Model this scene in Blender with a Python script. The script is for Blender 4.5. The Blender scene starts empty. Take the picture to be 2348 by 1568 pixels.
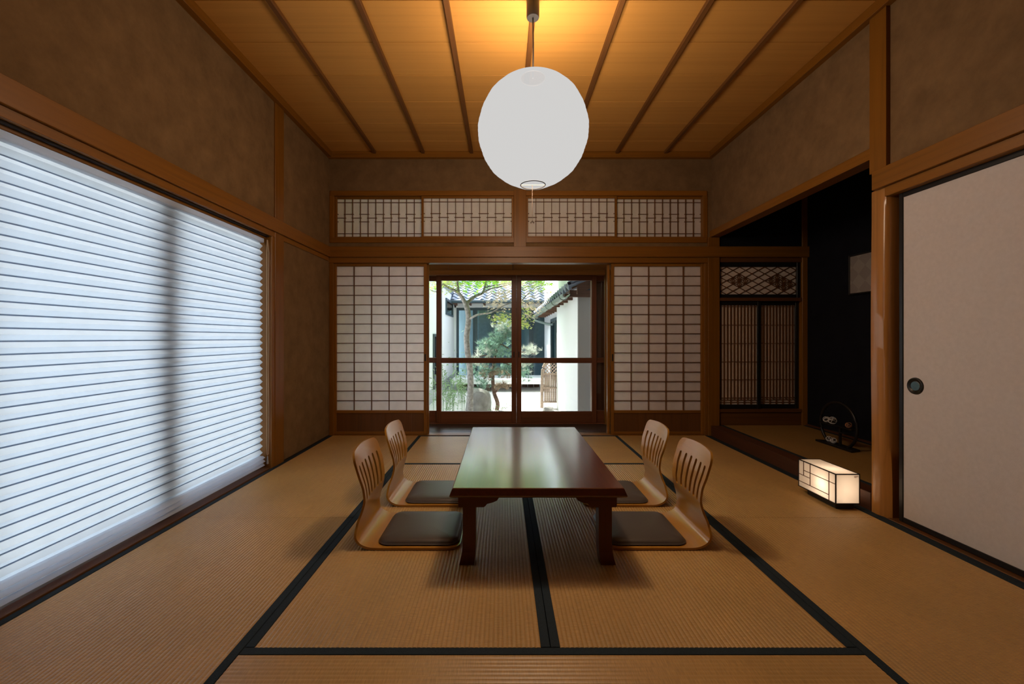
import bpy, bmesh, math, random
from mathutils import Vector, Matrix

random.seed(7)
S = bpy.context.scene
COL = S.collection

# ------------------------------------------------------------------ camera
EYE = 0.9646                      # eye height above the mats (m)
FPX = 968.0                       # focal length in pixels of a 2348 px wide frame
cam_d = bpy.data.cameras.new('camera')
cam_d.sensor_width = 36.0
cam_d.lens = FPX / 2348.0 * 36.0
cam_d.shift_x = (1174 - 1153) / 2348.0
cam_d.shift_y = -(784 - 775) / 2348.0
cam_d.clip_start = 0.02
cam = bpy.data.objects.new('camera', cam_d)
COL.objects.link(cam)
cam.location = (0, 0, EYE)
cam.rotation_euler = (math.radians(90), 0, 0)
S.camera = cam

# ------------------------------------------------------------------ world, sun, exposure
W = bpy.data.worlds.new('sky')
S.world = W
W.use_nodes = True
wn = W.node_tree
wn.nodes.clear()
sky = wn.nodes.new('ShaderNodeTexSky')
sky.sky_type = 'NISHITA'
sky.sun_disc = False
sky.sun_elevation = math.radians(52)
sky.sun_rotation = math.radians(-34)
sky.air_density = 1.0
sky.dust_density = 2.0
bg = wn.nodes.new('ShaderNodeBackground')
bg.inputs['Strength'].default_value = 0.75
wo = wn.nodes.new('ShaderNodeOutputWorld')
hs = wn.nodes.new('ShaderNodeHueSaturation')
hs.inputs['Saturation'].default_value = 0.65
wn.links.new(sky.outputs[0], hs.inputs['Color'])
wn.links.new(hs.outputs[0], bg.inputs[0])
wn.links.new(bg.outputs[0], wo.inputs[0])

sun_d = bpy.data.lights.new('sun', 'SUN')
sun_d.energy = 11.0
sun_d.angle = math.radians(0.6)
sun_d.color = (1.0, 0.96, 0.9)
sun = bpy.data.objects.new('sun', sun_d)
COL.objects.link(sun)
sun.location = (-6, 9, 16)
sun.rotation_euler = (-Vector((-0.38, 0.42, 0.82))).to_track_quat('-Z', 'Y').to_euler()

LANTERN_POWER = 470.0
LANTERN_COLOR = (1.0, 0.735, 0.51)
ANDON_POWER = 0.72
ANDON_COLOR = (1.0, 0.76, 0.56)

S.view_settings.view_transform = 'Standard'
S.view_settings.look = 'None'
S.view_settings.gamma = 1.0
S.view_settings.use_curve_mapping = False
S.view_settings.exposure = 0.0

# ------------------------------------------------------------------ materials
M = {}


def new_mat(name):
    m = bpy.data.materials.new(name)
    m.use_nodes = True
    n = m.node_tree.nodes
    b = n['Principled BSDF']
    return m, m.node_tree, b


def N(nt, t, **kw):
    n = nt.nodes.new(t)
    for k, v in kw.items():
        setattr(n, k, v)
    return n


def ramp(nt, stops):
    r = nt.nodes.new('ShaderNodeValToRGB')
    e = r.color_ramp.elements
    while len(e) < len(stops):
        e.new(0.5)
    for i, (p, c) in enumerate(stops):
        e[i].position = p
        e[i].color = (c[0], c[1], c[2], 1)
    return r


def sc(c, k):
    return (c[0] * k, c[1] * k, c[2] * k)


def wood(name, c, rough=0.45, axis='x', contrast=0.35, fine=34.0, coat=0.0, bump=0.15, spec=0.4, long=0.9, var=0.12, coat_ior=1.5):
    m, nt, b = new_mat(name)
    tc = N(nt, 'ShaderNodeTexCoord')
    oi = N(nt, 'ShaderNodeObjectInfo')
    off = N(nt, 'ShaderNodeVectorMath', operation='SCALE')
    off.inputs[0].default_value = (7.3, 3.1, 5.7)
    nt.links.new(oi.outputs['Random'], off.inputs['Scale'])
    add = N(nt, 'ShaderNodeVectorMath', operation='ADD')
    nt.links.new(tc.outputs['Object'], add.inputs[0])
    nt.links.new(off.outputs[0], add.inputs[1])
    mp = N(nt, 'ShaderNodeMapping')
    s = [fine, fine, fine]
    s['xyz'.index(axis)] = long
    mp.inputs['Scale'].default_value = s
    nt.links.new(add.outputs[0], mp.inputs[0])
    n1 = N(nt, 'ShaderNodeTexNoise')
    n1.inputs['Scale'].default_value = 1.0
    n1.inputs['Detail'].default_value = 4.0
    n1.inputs['Roughness'].default_value = 0.65
    n1.inputs['Distortion'].default_value = 0.6
    nt.links.new(mp.outputs[0], n1.inputs[0])
    r = ramp(nt, [(0.25, sc(c, 1 - contrast)), (0.5, c), (0.78, sc(c, 1 + contrast * 0.55))])
    nt.links.new(n1.outputs['Fac'], r.inputs[0])
    # object to object variation
    hv = N(nt, 'ShaderNodeHueSaturation')
    mr = N(nt, 'ShaderNodeMapRange')
    mr.inputs['To Min'].default_value = 1 - var
    mr.inputs['To Max'].default_value = 1 + var
    nt.links.new(oi.outputs['Random'], mr.inputs[0])
    nt.links.new(mr.outputs[0], hv.inputs['Value'])
    nt.links.new(r.outputs[0], hv.inputs['Color'])
    nt.links.new(hv.outputs[0], b.inputs['Base Color'])
    b.inputs['Roughness'].default_value = rough
    b.inputs['Specular IOR Level'].default_value = spec
    b.inputs['Coat Weight'].default_value = coat
    b.inputs['Coat Roughness'].default_value = 0.15
    b.inputs['Coat IOR'].default_value = coat_ior
    if bump:
        bp = N(nt, 'ShaderNodeBump')
        bp.inputs['Strength'].default_value = bump
        bp.inputs['Distance'].default_value = 0.002
        nt.links.new(n1.outputs['Fac'], bp.inputs['Height'])
        nt.links.new(bp.outputs[0], b.inputs['Normal'])
    M[name] = m
    return m


def wood3(base, c, **kw):
    for a in 'xyz':
        wood(base + '_' + a, c, axis=a, **kw)


def plain(name, c, rough=0.6, spec=0.4, metal=0.0, noise=0.0, nscale=30.0, bump=0.0, coat=0.0, nscale2=None):
    m, nt, b = new_mat(name)
    b.inputs['Base Color'].default_value = (*c, 1)
    b.inputs['Roughness'].default_value = rough
    b.inputs['Specular IOR Level'].default_value = spec
    b.inputs['Metallic'].default_value = metal
    b.inputs['Coat Weight'].default_value = coat
    if noise or bump:
        tc = N(nt, 'ShaderNodeTexCoord')
        n1 = N(nt, 'ShaderNodeTexNoise')
        n1.inputs['Scale'].default_value = nscale
        n1.inputs['Detail'].default_value = 6.0
        n1.inputs['Roughness'].default_value = 0.66 if name == 'plaster' else 0.5
        nt.links.new(tc.outputs['Object'], n1.inputs[0])
        if noise:
            r = ramp(nt, [(0.3, sc(c, 1 - noise)), (0.7, sc(c, 1 + noise))])
            nt.links.new(n1.outputs['Fac'], r.inputs[0])
            nt.links.new(r.outputs[0], b.inputs['Base Color'])
        if bump:
            n2 = n1
            if nscale2:
                n2 = N(nt, 'ShaderNodeTexNoise')
                n2.inputs['Scale'].default_value = nscale2
                n2.inputs['Detail'].default_value = 4.0
                nt.links.new(tc.outputs['Object'], n2.inputs[0])
            bp = N(nt, 'ShaderNodeBump')
            bp.inputs['Strength'].default_value = bump
            bp.inputs['Distance'].default_value = 0.003
            nt.links.new(n2.outputs['Fac'], bp.inputs['Height'])
            nt.links.new(bp.outputs[0], b.inputs['Normal'])
    M[name] = m
    return m


def paper(name, c, trans=0.5, fiber=0.06, clear=0.0):
    """washi: diffuse front, translucent to light behind"""
    m, nt, b = new_mat(name)
    out = nt.nodes['Material Output']
    nt.nodes.remove(b)
    tc = N(nt, 'ShaderNodeTexCoord')
    n1 = N(nt, 'ShaderNodeTexNoise')
    n1.inputs['Scale'].default_value = 14.0
    n1.inputs['Detail'].default_value = 8.0
    nt.links.new(tc.outputs['Object'], n1.inputs[0])
    r = ramp(nt, [(0.3, sc(c, 1 - fiber)), (0.7, sc(c, 1 + fiber * 0.5))])
    nt.links.new(n1.outputs['Fac'], r.inputs[0])
    d = N(nt, 'ShaderNodeBsdfDiffuse')
    t = N(nt, 'ShaderNodeBsdfTranslucent')
    mx = N(nt, 'ShaderNodeMixShader')
    mx.inputs[0].default_value = trans
    nt.links.new(r.outputs[0], d.inputs[0])
    nt.links.new(r.outputs[0], t.inputs[0])
    nt.links.new(d.outputs[0], mx.inputs[1])
    nt.links.new(t.outputs[0], mx.inputs[2])
    last = mx
    if clear:                       # open weave that lets some light straight through
        tp = N(nt, 'ShaderNodeBsdfTransparent')
        last = N(nt, 'ShaderNodeMixShader')
        last.inputs[0].default_value = clear
        nt.links.new(mx.outputs[0], last.inputs[1])
        nt.links.new(tp.outputs[0], last.inputs[2])
    nt.links.new(last.outputs[0], out.inputs[0])
    M[name] = m
    return m


def glass(name, tint=(0.97, 0.99, 0.98), refl=0.06):
    m, nt, b = new_mat(name)
    out = nt.nodes['Material Output']
    nt.nodes.remove(b)
    t = N(nt, 'ShaderNodeBsdfTransparent')
    t.inputs[0].default_value = (*tint, 1)
    g = N(nt, 'ShaderNodeBsdfGlossy')
    g.inputs['Roughness'].default_value = 0.02
    fr = N(nt, 'ShaderNodeFresnel')
    fr.inputs[0].default_value = 1.35
    mx = N(nt, 'ShaderNodeMixShader')
    mx.inputs[0].default_value = refl
    nt.links.new(fr.outputs[0], mx.inputs[0])
    nt.links.new(t.outputs[0], mx.inputs[1])
    nt.links.new(g.outputs[0], mx.inputs[2])
    nt.links.new(mx.outputs[0], out.inputs[0])
    M[name] = m
    return m


wood3('honey', (0.225, 0.090, 0.0085), rough=0.40, contrast=0.28)
wood3('dado', (0.12, 0.046, 0.009), rough=0.5, contrast=0.3)
wood3('sash', (0.15, 0.05, 0.019), rough=0.4, contrast=0.35)
wood3('dark', (0.085, 0.03, 0.012), rough=0.5, contrast=0.35)
wood3('kumiko', (0.13, 0.052, 0.015), rough=0.6, contrast=0.2, bump=0)
wood3('ceilwood', (0.55, 0.275, 0.064), rough=0.62, contrast=0.13, fine=26.0, long=0.35, bump=0.05, spec=0.2, var=0.03)
wood3('batten', (0.15, 0.06, 0.012), rough=0.55, contrast=0.3)
wood3('verandah', (0.045, 0.030, 0.026), rough=0.28, contrast=0.3, spec=0.5)
wood3('table', (0.085, 0.014, 0.004), rough=0.30, contrast=0.3, fine=60.0, coat=1.0, bump=0.10, spec=0.3, coat_ior=2.0)
wood3('table_frame', (0.085, 0.014, 0.004), rough=0.35, contrast=0.3, fine=60.0, coat=0.2, bump=0.10, spec=0.35)
wood3('ply', (0.40, 0.185, 0.022), rough=0.30, contrast=0.14, fine=40.0, coat=0.25, bump=0.02, spec=0.5)
wood3('lintel', (0.42, 0.18, 0.045), rough=0.4, contrast=0.3)  # honey wood lightened: light on the veranda lintel put into its colour
wood3('lacquer', (0.012, 0.011, 0.011), rough=0.35, contrast=0.2, bump=0)
wood3('grey_wood', (0.20, 0.15, 0.12), rough=0.8, contrast=0.4)
wood3('eave_wood', (0.16, 0.085, 0.055), rough=0.8, contrast=0.4)
plain('veranda_plaster', (0.62, 0.58, 0.52), rough=0.95, spec=0.1)  # unseen veranda walls and ceiling, made pale to bounce light onto the papers
plain('plaster', (0.19, 0.118, 0.056), rough=0.95, spec=0.1, noise=0.2, nscale=8.0, bump=0.5, nscale2=55.0)
plain('navy', (0.010, 0.011, 0.016), rough=0.9, spec=0.1, noise=0.15, nscale=8.0)
plain('heri', (0.016, 0.026, 0.034), rough=0.85, spec=0.2, noise=0.25, nscale=260.0)
plain('gap', (0.02, 0.014, 0.01), rough=0.9)
plain('leather', (0.070, 0.057, 0.049), rough=0.42, spec=0.45, bump=0.12, nscale=220.0)
plain('black_metal', (0.02, 0.02, 0.021), rough=0.4)
plain('brass_dark', (0.035, 0.033, 0.03), rough=0.35, metal=0.6)
plain('pull_blue', (0.06, 0.13, 0.17), rough=0.35)
plain('rail_white', (0.72, 0.74, 0.76), rough=0.45)
plain('cord', (0.55, 0.42, 0.28), rough=0.6)
plain('cord_brown', (0.07, 0.045, 0.03), rough=0.6)
plain('clear_grey', (0.35, 0.35, 0.36), rough=0.25)
plain('fusuma', (0.64, 0.60, 0.58), rough=0.9, spec=0.15, noise=0.035, nscale=60.0, bump=0.15, nscale2=300.0)
plain('stucco_white', (0.83, 0.84, 0.84), rough=0.9, bump=0.1, nscale=60.0)
plain('stucco_shaded', (0.40, 0.39, 0.36), rough=0.95, bump=0.5, nscale=70.0)
plain('footing', (0.46, 0.48, 0.48), rough=0.95, noise=0.1, nscale=12.0)
plain('gravel', (0.74, 0.72, 0.69), rough=0.95, noise=0.18, nscale=90.0, bump=0.6)
plain('rooftile', (0.15, 0.18, 0.23), rough=0.45, spec=0.5, noise=0.2, nscale=9.0)
plain('alu_dark', (0.06, 0.085, 0.10), rough=0.4)
plain('gutter', (0.23, 0.28, 0.24), rough=0.4)
plain('bark', (0.30, 0.285, 0.26), rough=0.9, noise=0.45, nscale=22.0, bump=0.6)
plain('pine_bark', (0.16, 0.10, 0.075), rough=0.95, noise=0.4, nscale=40.0, bump=0.7)
plain('rock', (0.30, 0.29, 0.27), rough=0.9, noise=0.3, nscale=9.0, bump=0.8)
plain('bamboo', (0.36, 0.27, 0.21), rough=0.6, noise=0.25, nscale=30.0)
plain('white_plank', (0.78, 0.79, 0.79), rough=0.7)
plain('ball_white', (0.75, 0.74, 0.72), rough=0.6)
plain('ball_dark', (0.015, 0.014, 0.015), rough=0.3)
plain('ball_copper', (0.45, 0.20, 0.10), rough=0.5)
plain('ink', (0.42, 0.20, 0.10), rough=0.8)
plain('blue_interior', (0.38, 0.50, 0.55), rough=0.5)
paper('shoji_paper', (0.97, 0.925, 0.91), trans=0.55)
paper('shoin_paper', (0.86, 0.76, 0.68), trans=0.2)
paper('blind_fabric', (0.63, 0.70, 0.77), trans=0.69, fiber=0.03)
paper('blind_shade', (0.42, 0.53, 0.66), trans=0.55, fiber=0.03)
paper('rail_plastic', (0.78, 0.83, 0.90), trans=0.6, fiber=0.02)
paper('andon_paper', (0.9, 0.86, 0.80), trans=0.5, fiber=0.02, clear=0.22)
glass('pane')
glass('dark_pane', tint=(0.72, 0.80, 0.84))


def leaf_mat(name, c):
    m, nt, b = new_mat(name)
    out = nt.nodes['Material Output']
    nt.nodes.remove(b)
    oi = N(nt, 'ShaderNodeTexCoord')
    n1 = N(nt, 'ShaderNodeTexNoise')
    n1.inputs['Scale'].default_value = 6.0
    nt.links.new(oi.outputs['Object'], n1.inputs[0])
    r = ramp(nt, [(0.35, sc(c, 0.7)), (0.65, sc(c, 1.2))])
    nt.links.new(n1.outputs['Fac'], r.inputs[0])
    d = N(nt, 'ShaderNodeBsdfDiffuse')
    t = N(nt, 'ShaderNodeBsdfTranslucent')
    mx = N(nt, 'ShaderNodeMixShader')
    mx.inputs[0].default_value = 0.5
    nt.links.new(r.outputs[0], d.inputs[0])
    nt.links.new(r.outputs[0], t.inputs[0])
    nt.links.new(d.outputs[0], mx.inputs[1])
    nt.links.new(t.outputs[0], mx.inputs[2])
    nt.links.new(mx.outputs[0], out.inputs[0])
    M[name] = m


leaf_mat('maple_green', (0.66, 0.76, 0.25))
leaf_mat('maple_peach', (0.95, 0.80, 0.66))
leaf_mat('crown_green', (0.46, 0.78, 0.10))
leaf_mat('pine_green', (0.27, 0.42, 0.33))
leaf_mat('pine_lit', (0.62, 0.66, 0.58))  # paler copy of the green: overexposed needles, light put into the colour
leaf_mat('pine_brown', (0.42, 0.33, 0.24))
leaf_mat('grass_green', (0.36, 0.50, 0.28))


def tatami_mat(name, c, axis, rough=0.40, spec=0.5):
    m, nt, b = new_mat(name)
    tc = N(nt, 'ShaderNodeTexCoord')
    mp = N(nt, 'ShaderNodeMapping')
    s = [260.0, 260.0, 1.0]
    s['xy'.index(axis)] = 420.0       # rush strands run across the ribs
    s[1 - 'xy'.index(axis)] = 30.0
    mp.inputs['Scale'].default_value = s
    nt.links.new(tc.outputs['Object'], mp.inputs[0])
    n1 = N(nt, 'ShaderNodeTexNoise')
    n1.inputs['Scale'].default_value = 1.0
    n1.inputs['Detail'].default_value = 2.0
    nt.links.new(mp.outputs[0], n1.inputs[0])
    n2 = N(nt, 'ShaderNodeTexNoise')
    n2.inputs['Scale'].default_value = 2.2
    n2.inputs['Detail'].default_value = 3.0
    nt.links.new(tc.outputs['Object'], n2.inputs[0])
    r = ramp(nt, [(0.3, sc(c, 0.8)), (0.7, sc(c, 1.15))])
    r2 = ramp(nt, [(0.3, (0.88, 0.88, 0.88)), (0.7, (1.08, 1.06, 1.04))])
    nt.links.new(n1.outputs['Fac'], r.inputs[0])
    nt.links.new(n2.outputs['Fac'], r2.inputs[0])
    mu = N(nt, 'ShaderNodeMix', data_type='RGBA', blend_type='MULTIPLY')
    mu.inputs[0].default_value = 1.0
    nt.links.new(r.outputs[0], mu.inputs[6])
    nt.links.new(r2.outputs[0], mu.inputs[7])
    nt.links.new(mu.outputs[2], b.inputs['Base Color'])
    b.inputs['Roughness'].default_value = rough
    b.inputs['Specular IOR Level'].default_value = spec
    bp = N(nt, 'ShaderNodeBump')
    bp.inputs['Strength'].default_value = 0.2
    bp.inputs['Distance'].default_value = 0.001
    nt.links.new(n1.outputs['Fac'], bp.inputs['Height'])
    nt.links.new(bp.outputs[0], b.inputs['Normal'])
    M[name] = m


tatami_mat('tatami_x', (0.455, 0.275, 0.095), 'x', rough=0.40, spec=0.55)
tatami_mat('tatami_y', (0.455, 0.275, 0.095), 'y')
tatami_mat('tatami_old_y', (0.27, 0.155, 0.045), 'y')  # darkened copy: dimness of the alcove floor put into the mat colour

# lantern paper: glowing washi, thin enough to let part of the bulb's light straight through
m, nt, b = new_mat('lantern_paper')
out = nt.nodes['Material Output']
nt.nodes.remove(b)
em = N(nt, 'ShaderNodeEmission')
em.inputs[0].default_value = (1.0, 0.985, 0.965, 1)
em.inputs[1].default_value = 0.64
tr = N(nt, 'ShaderNodeBsdfTransparent')
tr.inputs[0].default_value = (1, 1, 1, 1)
mx = N(nt, 'ShaderNodeMixShader')
mx.inputs[0].default_value = 0.08
nt.links.new(em.outputs[0], mx.inputs[1])
nt.links.new(tr.outputs[0], mx.inputs[2])
nt.links.new(mx.outputs[0], out.inputs[0])
M['lantern_paper'] = m

# ------------------------------------------------------------------ builders
WL = {}       # world position of every object used as a parent
BOXES = {}


def mesh_from_bm(bm, name):
    me = bpy.data.meshes.new(name)
    bm.to_mesh(me)
    bm.free()
    return me


def wl(o):
    return WL.get(o.name, Vector((0, 0, 0))) if o else Vector((0, 0, 0))


def link(name, me, mat, world, parent=None, rot=None):
    if mat is not None and len(me.materials) == 0:
        me.materials.append(M[mat])
    o = bpy.data.objects.new(name, me)
    COL.objects.link(o)
    o.parent = parent
    world = Vector(world)
    o.location = world - wl(parent)
    if rot:
        o.rotation_euler = rot
    WL[o.name] = world
    return o


def tag(o, label=None, cat=None, group=None, kind=None):
    if label:
        o['label'] = label
    if cat:
        o['category'] = cat
    if group:
        o['group'] = group
    if kind:
        o['kind'] = kind
    return o


def thing(name, loc, label, cat, group=None, rotz=0.0):
    o = bpy.data.objects.new(name, None)
    o.empty_display_size = 0.05
    COL.objects.link(o)
    o.location = loc
    o.rotation_euler = (0, 0, rotz)
    WL[o.name] = Vector(loc)
    return tag(o, label, cat, group)


def smooth(me, angle=40):
    for p in me.polygons:
        p.use_smooth = True
    me.set_sharp_from_angle(angle=math.radians(angle))


def box_mesh(dx, dy, dz, mat, bev):
    key = (round(dx, 4), round(dy, 4), round(dz, 4), mat, bev)
    if key in BOXES:
        return BOXES[key]
    bm = bmesh.new()
    bmesh.ops.create_cube(bm, size=1.0, matrix=Matrix.Diagonal((dx, dy, dz, 1)))
    if bev:
        bv = min(bev, 0.3 * min(dx, dy, dz))
        bmesh.ops.bevel(bm, geom=bm.edges[:], offset=bv, segments=1, profile=0.5, affect='EDGES')
    me = mesh_from_bm(bm, 'box')
    BOXES[key] = me
    return me


def grained(mat, dx, dy, dz):
    if mat + '_x' in M:
        d = (dx, dy, dz)
        return mat + '_' + 'xyz'[d.index(max(d))]
    return mat


def box(name, x0, x1, y0, y1, z0, z1, mat, parent=None, bev=0.002, axis=None):
    x0, x1 = min(x0, x1), max(x0, x1)
    y0, y1 = min(y0, y1), max(y0, y1)
    z0, z1 = min(z0, z1), max(z0, z1)
    d = (x1 - x0, y1 - y0, z1 - z0)
    mt = grained(mat, *d) if axis is None else mat + '_' + axis
    me = box_mesh(*d, mt, bev)
    return link(name, me, mt, ((x0 + x1) / 2, (y0 + y1) / 2, (z0 + z1) / 2), parent)


def trim(n, *a, **k):
    o = box('trim_%d' % n, *a, **k)
    o['kind'] = 'structure'
    return o


def mbox(name, boxes, mat, kind='structure', parent=None):
    bm = bmesh.new()
    for (x0, x1, y0, y1, z0, z1) in boxes:
        mtx = Matrix.Translation(((x0 + x1) / 2, (y0 + y1) / 2, (z0 + z1) / 2)) @ Matrix.Diagonal((x1 - x0, y1 - y0, z1 - z0, 1))
        bmesh.ops.create_cube(bm, size=1.0, matrix=mtx)
    o = link(name, mesh_from_bm(bm, name), mat, (0, 0, 0), parent)
    if kind:
        o['kind'] = kind
    return o


def tube(name, pts, rad, mat, parent=None, n=8, closed=False, flat=1.0):
    """a round bar along world points; rad a number or one per point"""
    P = [Vector(p) for p in pts]
    R = rad if isinstance(rad, (list, tuple)) else [rad] * len(P)
    org = P[0].copy()
    bm = bmesh.new()
    rings = []
    for i, p in enumerate(P):
        if closed:
            t = P[(i + 1) % len(P)] - P[i - 1]
        else:
            t = P[min(i + 1, len(P) - 1)] - P[max(i - 1, 0)]
        t.normalize()
        up = Vector((0, 0, 1)) if abs(t.z) < 0.95 else Vector((1, 0, 0))
        a = t.cross(up).normalized()
        b2 = a.cross(t).normalized()
        rings.append([bm.verts.new(p - org + a * (math.cos(2 * math.pi * k / n) * R[i]) + b2 * (math.sin(2 * math.pi * k / n) * R[i] * flat)) for k in range(n)])
    m_ = len(rings)
    for i in range(m_ if closed else m_ - 1):
        A, B = rings[i], rings[(i + 1) % m_]
        for k in range(n):
            bm.faces.new((A[k], A[(k + 1) % n], B[(k + 1) % n], B[k]))
    if not closed:
        bm.faces.new(rings[0][::-1])
        bm.faces.new(rings[-1])
    bmesh.ops.recalc_face_normals(bm, faces=bm.faces[:])
    me = mesh_from_bm(bm, name)
    smooth(me, 50)
    return link(name, me, mat, org, parent)


def spline(ctrl, n):
    """Catmull-Rom through control points (any dimension)"""
    C = [Vector(c) for c in ctrl]
    C = [C[0] * 2 - C[1]] + C + [C[-1] * 2 - C[-2]]
    outp = []
    segs = len(C) - 3
    for k in range(n):
        u = k / (n - 1) * segs
        i = min(int(u), segs - 1)
        t = u - i
        p0, p1, p2, p3 = C[i:i + 4]
        outp.append(0.5 * ((2 * p1) + (p2 - p0) * t + (2 * p0 - 5 * p1 + 4 * p2 - p3) * t * t + (3 * p1 - p0 - 3 * p2 + p3) * t ** 3))
    return outp


def prism(name, poly, axis, a0, a1, mat, parent=None, bev=0.0):
    """polygon extruded along an axis. poly holds the other two world coordinates in xyz order"""
    bm = bmesh.new()

    def P(uv, a):
        if axis == 'x':
            return (a, uv[0], uv[1])
        if axis == 'y':
            return (uv[0], a, uv[1])
        return (uv[0], uv[1], a)
    c = Vector(P((sum(p[0] for p in poly) / len(poly), sum(p[1] for p in poly) / len(poly)), (a0 + a1) / 2))
    lo = [bm.verts.new(Vector(P(p, a0)) - c) for p in poly]
    hi = [bm.verts.new(Vector(P(p, a1)) - c) for p in poly]
    n = len(poly)
    for i in range(n):
        bm.faces.new((lo[i], lo[(i + 1) % n], hi[(i + 1) % n], hi[i]))
    bm.faces.new(lo[::-1])
    bm.faces.new(hi)
    bmesh.ops.recalc_face_normals(bm, faces=bm.faces[:])
    if bev:
        bmesh.ops.bevel(bm, geom=bm.edges[:], offset=bev, segments=1, profile=0.5, affect='EDGES')
    return link(name, mesh_from_bm(bm, name), mat, c, parent)


def lathe(name, prof, mat, center, parent=None, n=48, ang=40):
    """profile of (radius, z) turned about z through center"""
    bm = bmesh.new()
    rings = []
    for (r, z) in prof:
        rings.append([bm.verts.new((r * math.cos(2 * math.pi * k / n), r * math.sin(2 * math.pi * k / n), z)) for k in range(n)])
    for A, B in zip(rings, rings[1:]):
        for k in range(n):
            bm.faces.new((A[k], A[(k + 1) % n], B[(k + 1) % n], B[k]))
    me = mesh_from_bm(bm, name)
    smooth(me, ang)
    return link(name, me, mat, center, parent)


# ------------------------------------------------------------------ the room's measures
MW = 0.955                # width of a mat; a mat is twice as long
YB = 4.187                # back wall
XL = -1.721               # left wall plaster
XR = 2.058                # right wall
XA = 3.015                # back of the alcove
ZC = 2.80                 # ceiling boards
YF = -1.75                # wall behind the camera
XC = 0.149                # middle of the mats
PXM = FPX / YB            # pixels per metre on the back wall


def bx(px):
    return (px - 1153) / PXM


def bz(py):
    return EYE + (775 - py) / PXM


# ---- shell
o = mbox('floor', [(-1.9, 3.1, YF, 4.3, -0.30, -0.045)], 'dark_x')
o = mbox('wall_left', [(-1.95, XL, 3.19, 4.3, -0.3, 2.9), (-1.95, XL, 1.36, 3.19, 1.735, 2.9), (-1.95, XL, YF, 1.36, -0.3, 2.9),
                       (-1.95, -1.80, 1.36, 3.19, -0.3, 0.0)], 'plaster')
ry0, ry1 = bz(545) + 0.0, bz(447)
o = mbox('wall_back', [(-1.95, 2.12, YB, 4.30, bz(440) - 0.004, 2.9),
                       (-1.95, 2.12, YB, 4.30, bz(567) - 0.05, bz(556) + 0.01),
                       (-1.95, bx(762), YB + 0.001, 4.30, -0.3, bz(440) - 0.004), (bx(1616), 2.12, YB + 0.05, 4.299, -0.3, 2.5), (bx(1621.5), 2.12, YB + 0.001, 4.29, bz(560), bz(440) - 0.005)], 'plaster')
o = mbox('wall_right', [(XR + 0.012, 2.17, 2.30, YB, 1.99, 2.9), (XR + 0.012, 2.17, YF, 2.30, 1.76, 2.9),
                        (XR + 0.012, 2.20, YF, 0.29, -0.3, 1.8), (2.145, 2.20, 0.2, 2.28, -0.3, 1.85)], 'plaster')
o = mbox('wall_rear', [(-1.95, 2.3, YF - 0.12, YF, -0.3, 2.9)], 'plaster')
o = mbox('wall_alcove', [(XA, 3.12, 2.2, 4.35, -0.3, 2.9), (2.16, 3.12, 2.17, 2.27, -0.3, 2.9),
                         (2.10, 3.12, YB, 4.35, 1.76, 2.9), (2.10, 3.12, 4.262, 4.35, -0.3, 1.8),
                         (2.16, 3.12, 2.2, 4.3, 2.45, 2.9)], 'navy')

# ---- ceiling: wide boards lapped one over the next, thin battens under them
ceil = mbox('ceiling', [(-1.95, 3.12, YF - 0.1, 4.35, ZC + 0.012, 2.98)], 'ceilwood_x')
yj = 2.295 - 0.3275 * 12
k = 0
while yj < YB:
    y0, y1 = max(yj, YF), min(yj + 0.3275, YB)
    if y1 - y0 > 0.01:
        b_ = box('ceiling_board', XL, XR + 0.012, y0 + 0.0008, y1 - 0.0008, ZC, ZC + 0.011, 'ceilwood', ceil, bev=0.0015, axis='x')
        b_.rotation_euler = (0.004, 0, 0)
    yj += 0.3275
for i in range(-3, 5):
    xb = bx(862) + i * 0 + (i + 3) * (bx(972) - bx(862))
    if xb < XR - 0.05:
        box('batten', xb - 0.016, xb + 0.016, YF, YB - 0.03, ZC - 0.026, ZC - 0.001, 'batten', ceil, bev=0.003)

# ---- cornice at the ceiling (mawaribuchi)
trim(1, XL, XR + 0.01, YB - 0.045, YB + 0.01, ZC - 0.062, ZC, 'honey')
trim(2, XL - 0.005, XL + 0.042, YF, YB - 0.045, ZC - 0.060, ZC, 'honey')
trim(3, XR - 0.030, XR + 0.02, YF, YB - 0.045, ZC - 0.060, ZC, 'honey')

# ---- back wall: rails and posts
trim(4, bx(758), bx(1620), YB - 0.012, YB + 0.07, bz(449), bz(438), 'honey')            # head of the transom
trim(5, bx(758), bx(1620), YB - 0.012, YB + 0.07, bz(557), bz(545), 'honey')            # sill of the transom
trim(6, XL, bx(1853), YB - 0.035, YB - 0.001, bz(590.5), bz(566.5), 'honey')            # nageshi
trim(7, XL, bx(1622), YB - 0.014, YB + 0.085, bz(603), bz(590.5), 'honey')              # grooved lintel
trim(8, bx(1178), bx(1206), YB - 0.02, YB + 0.07, bz(567), bz(436), 'honey')            # short centre post
trim(9, XL + 0.002, bx(765), YB - 0.010, YB + 0.09, -0.045, bz(590), 'honey')           # left jamb
trim(10, XL + 0.002, bx(765.5), YB - 0.006, YB + 0.06, bz(557), bz(440), 'honey')
trim(11, bx(1622), bx(1648), YB - 0.020, YB + 0.075, -0.045, bz(545), 'honey')          # corner post of the alcove
trim(12, bx(1611.5), bx(1622), YB - 0.006, YB + 0.06, bz(557), bz(440), 'honey')
trim(13, bx(1615.5), bx(1622), YB - 0.006, YB + 0.09, -0.045, bz(600), 'honey')
trim(14, XL, XR, YB - 0.004, YB + 0.105, -0.045, 0.004, 'honey')                        # threshold

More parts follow.
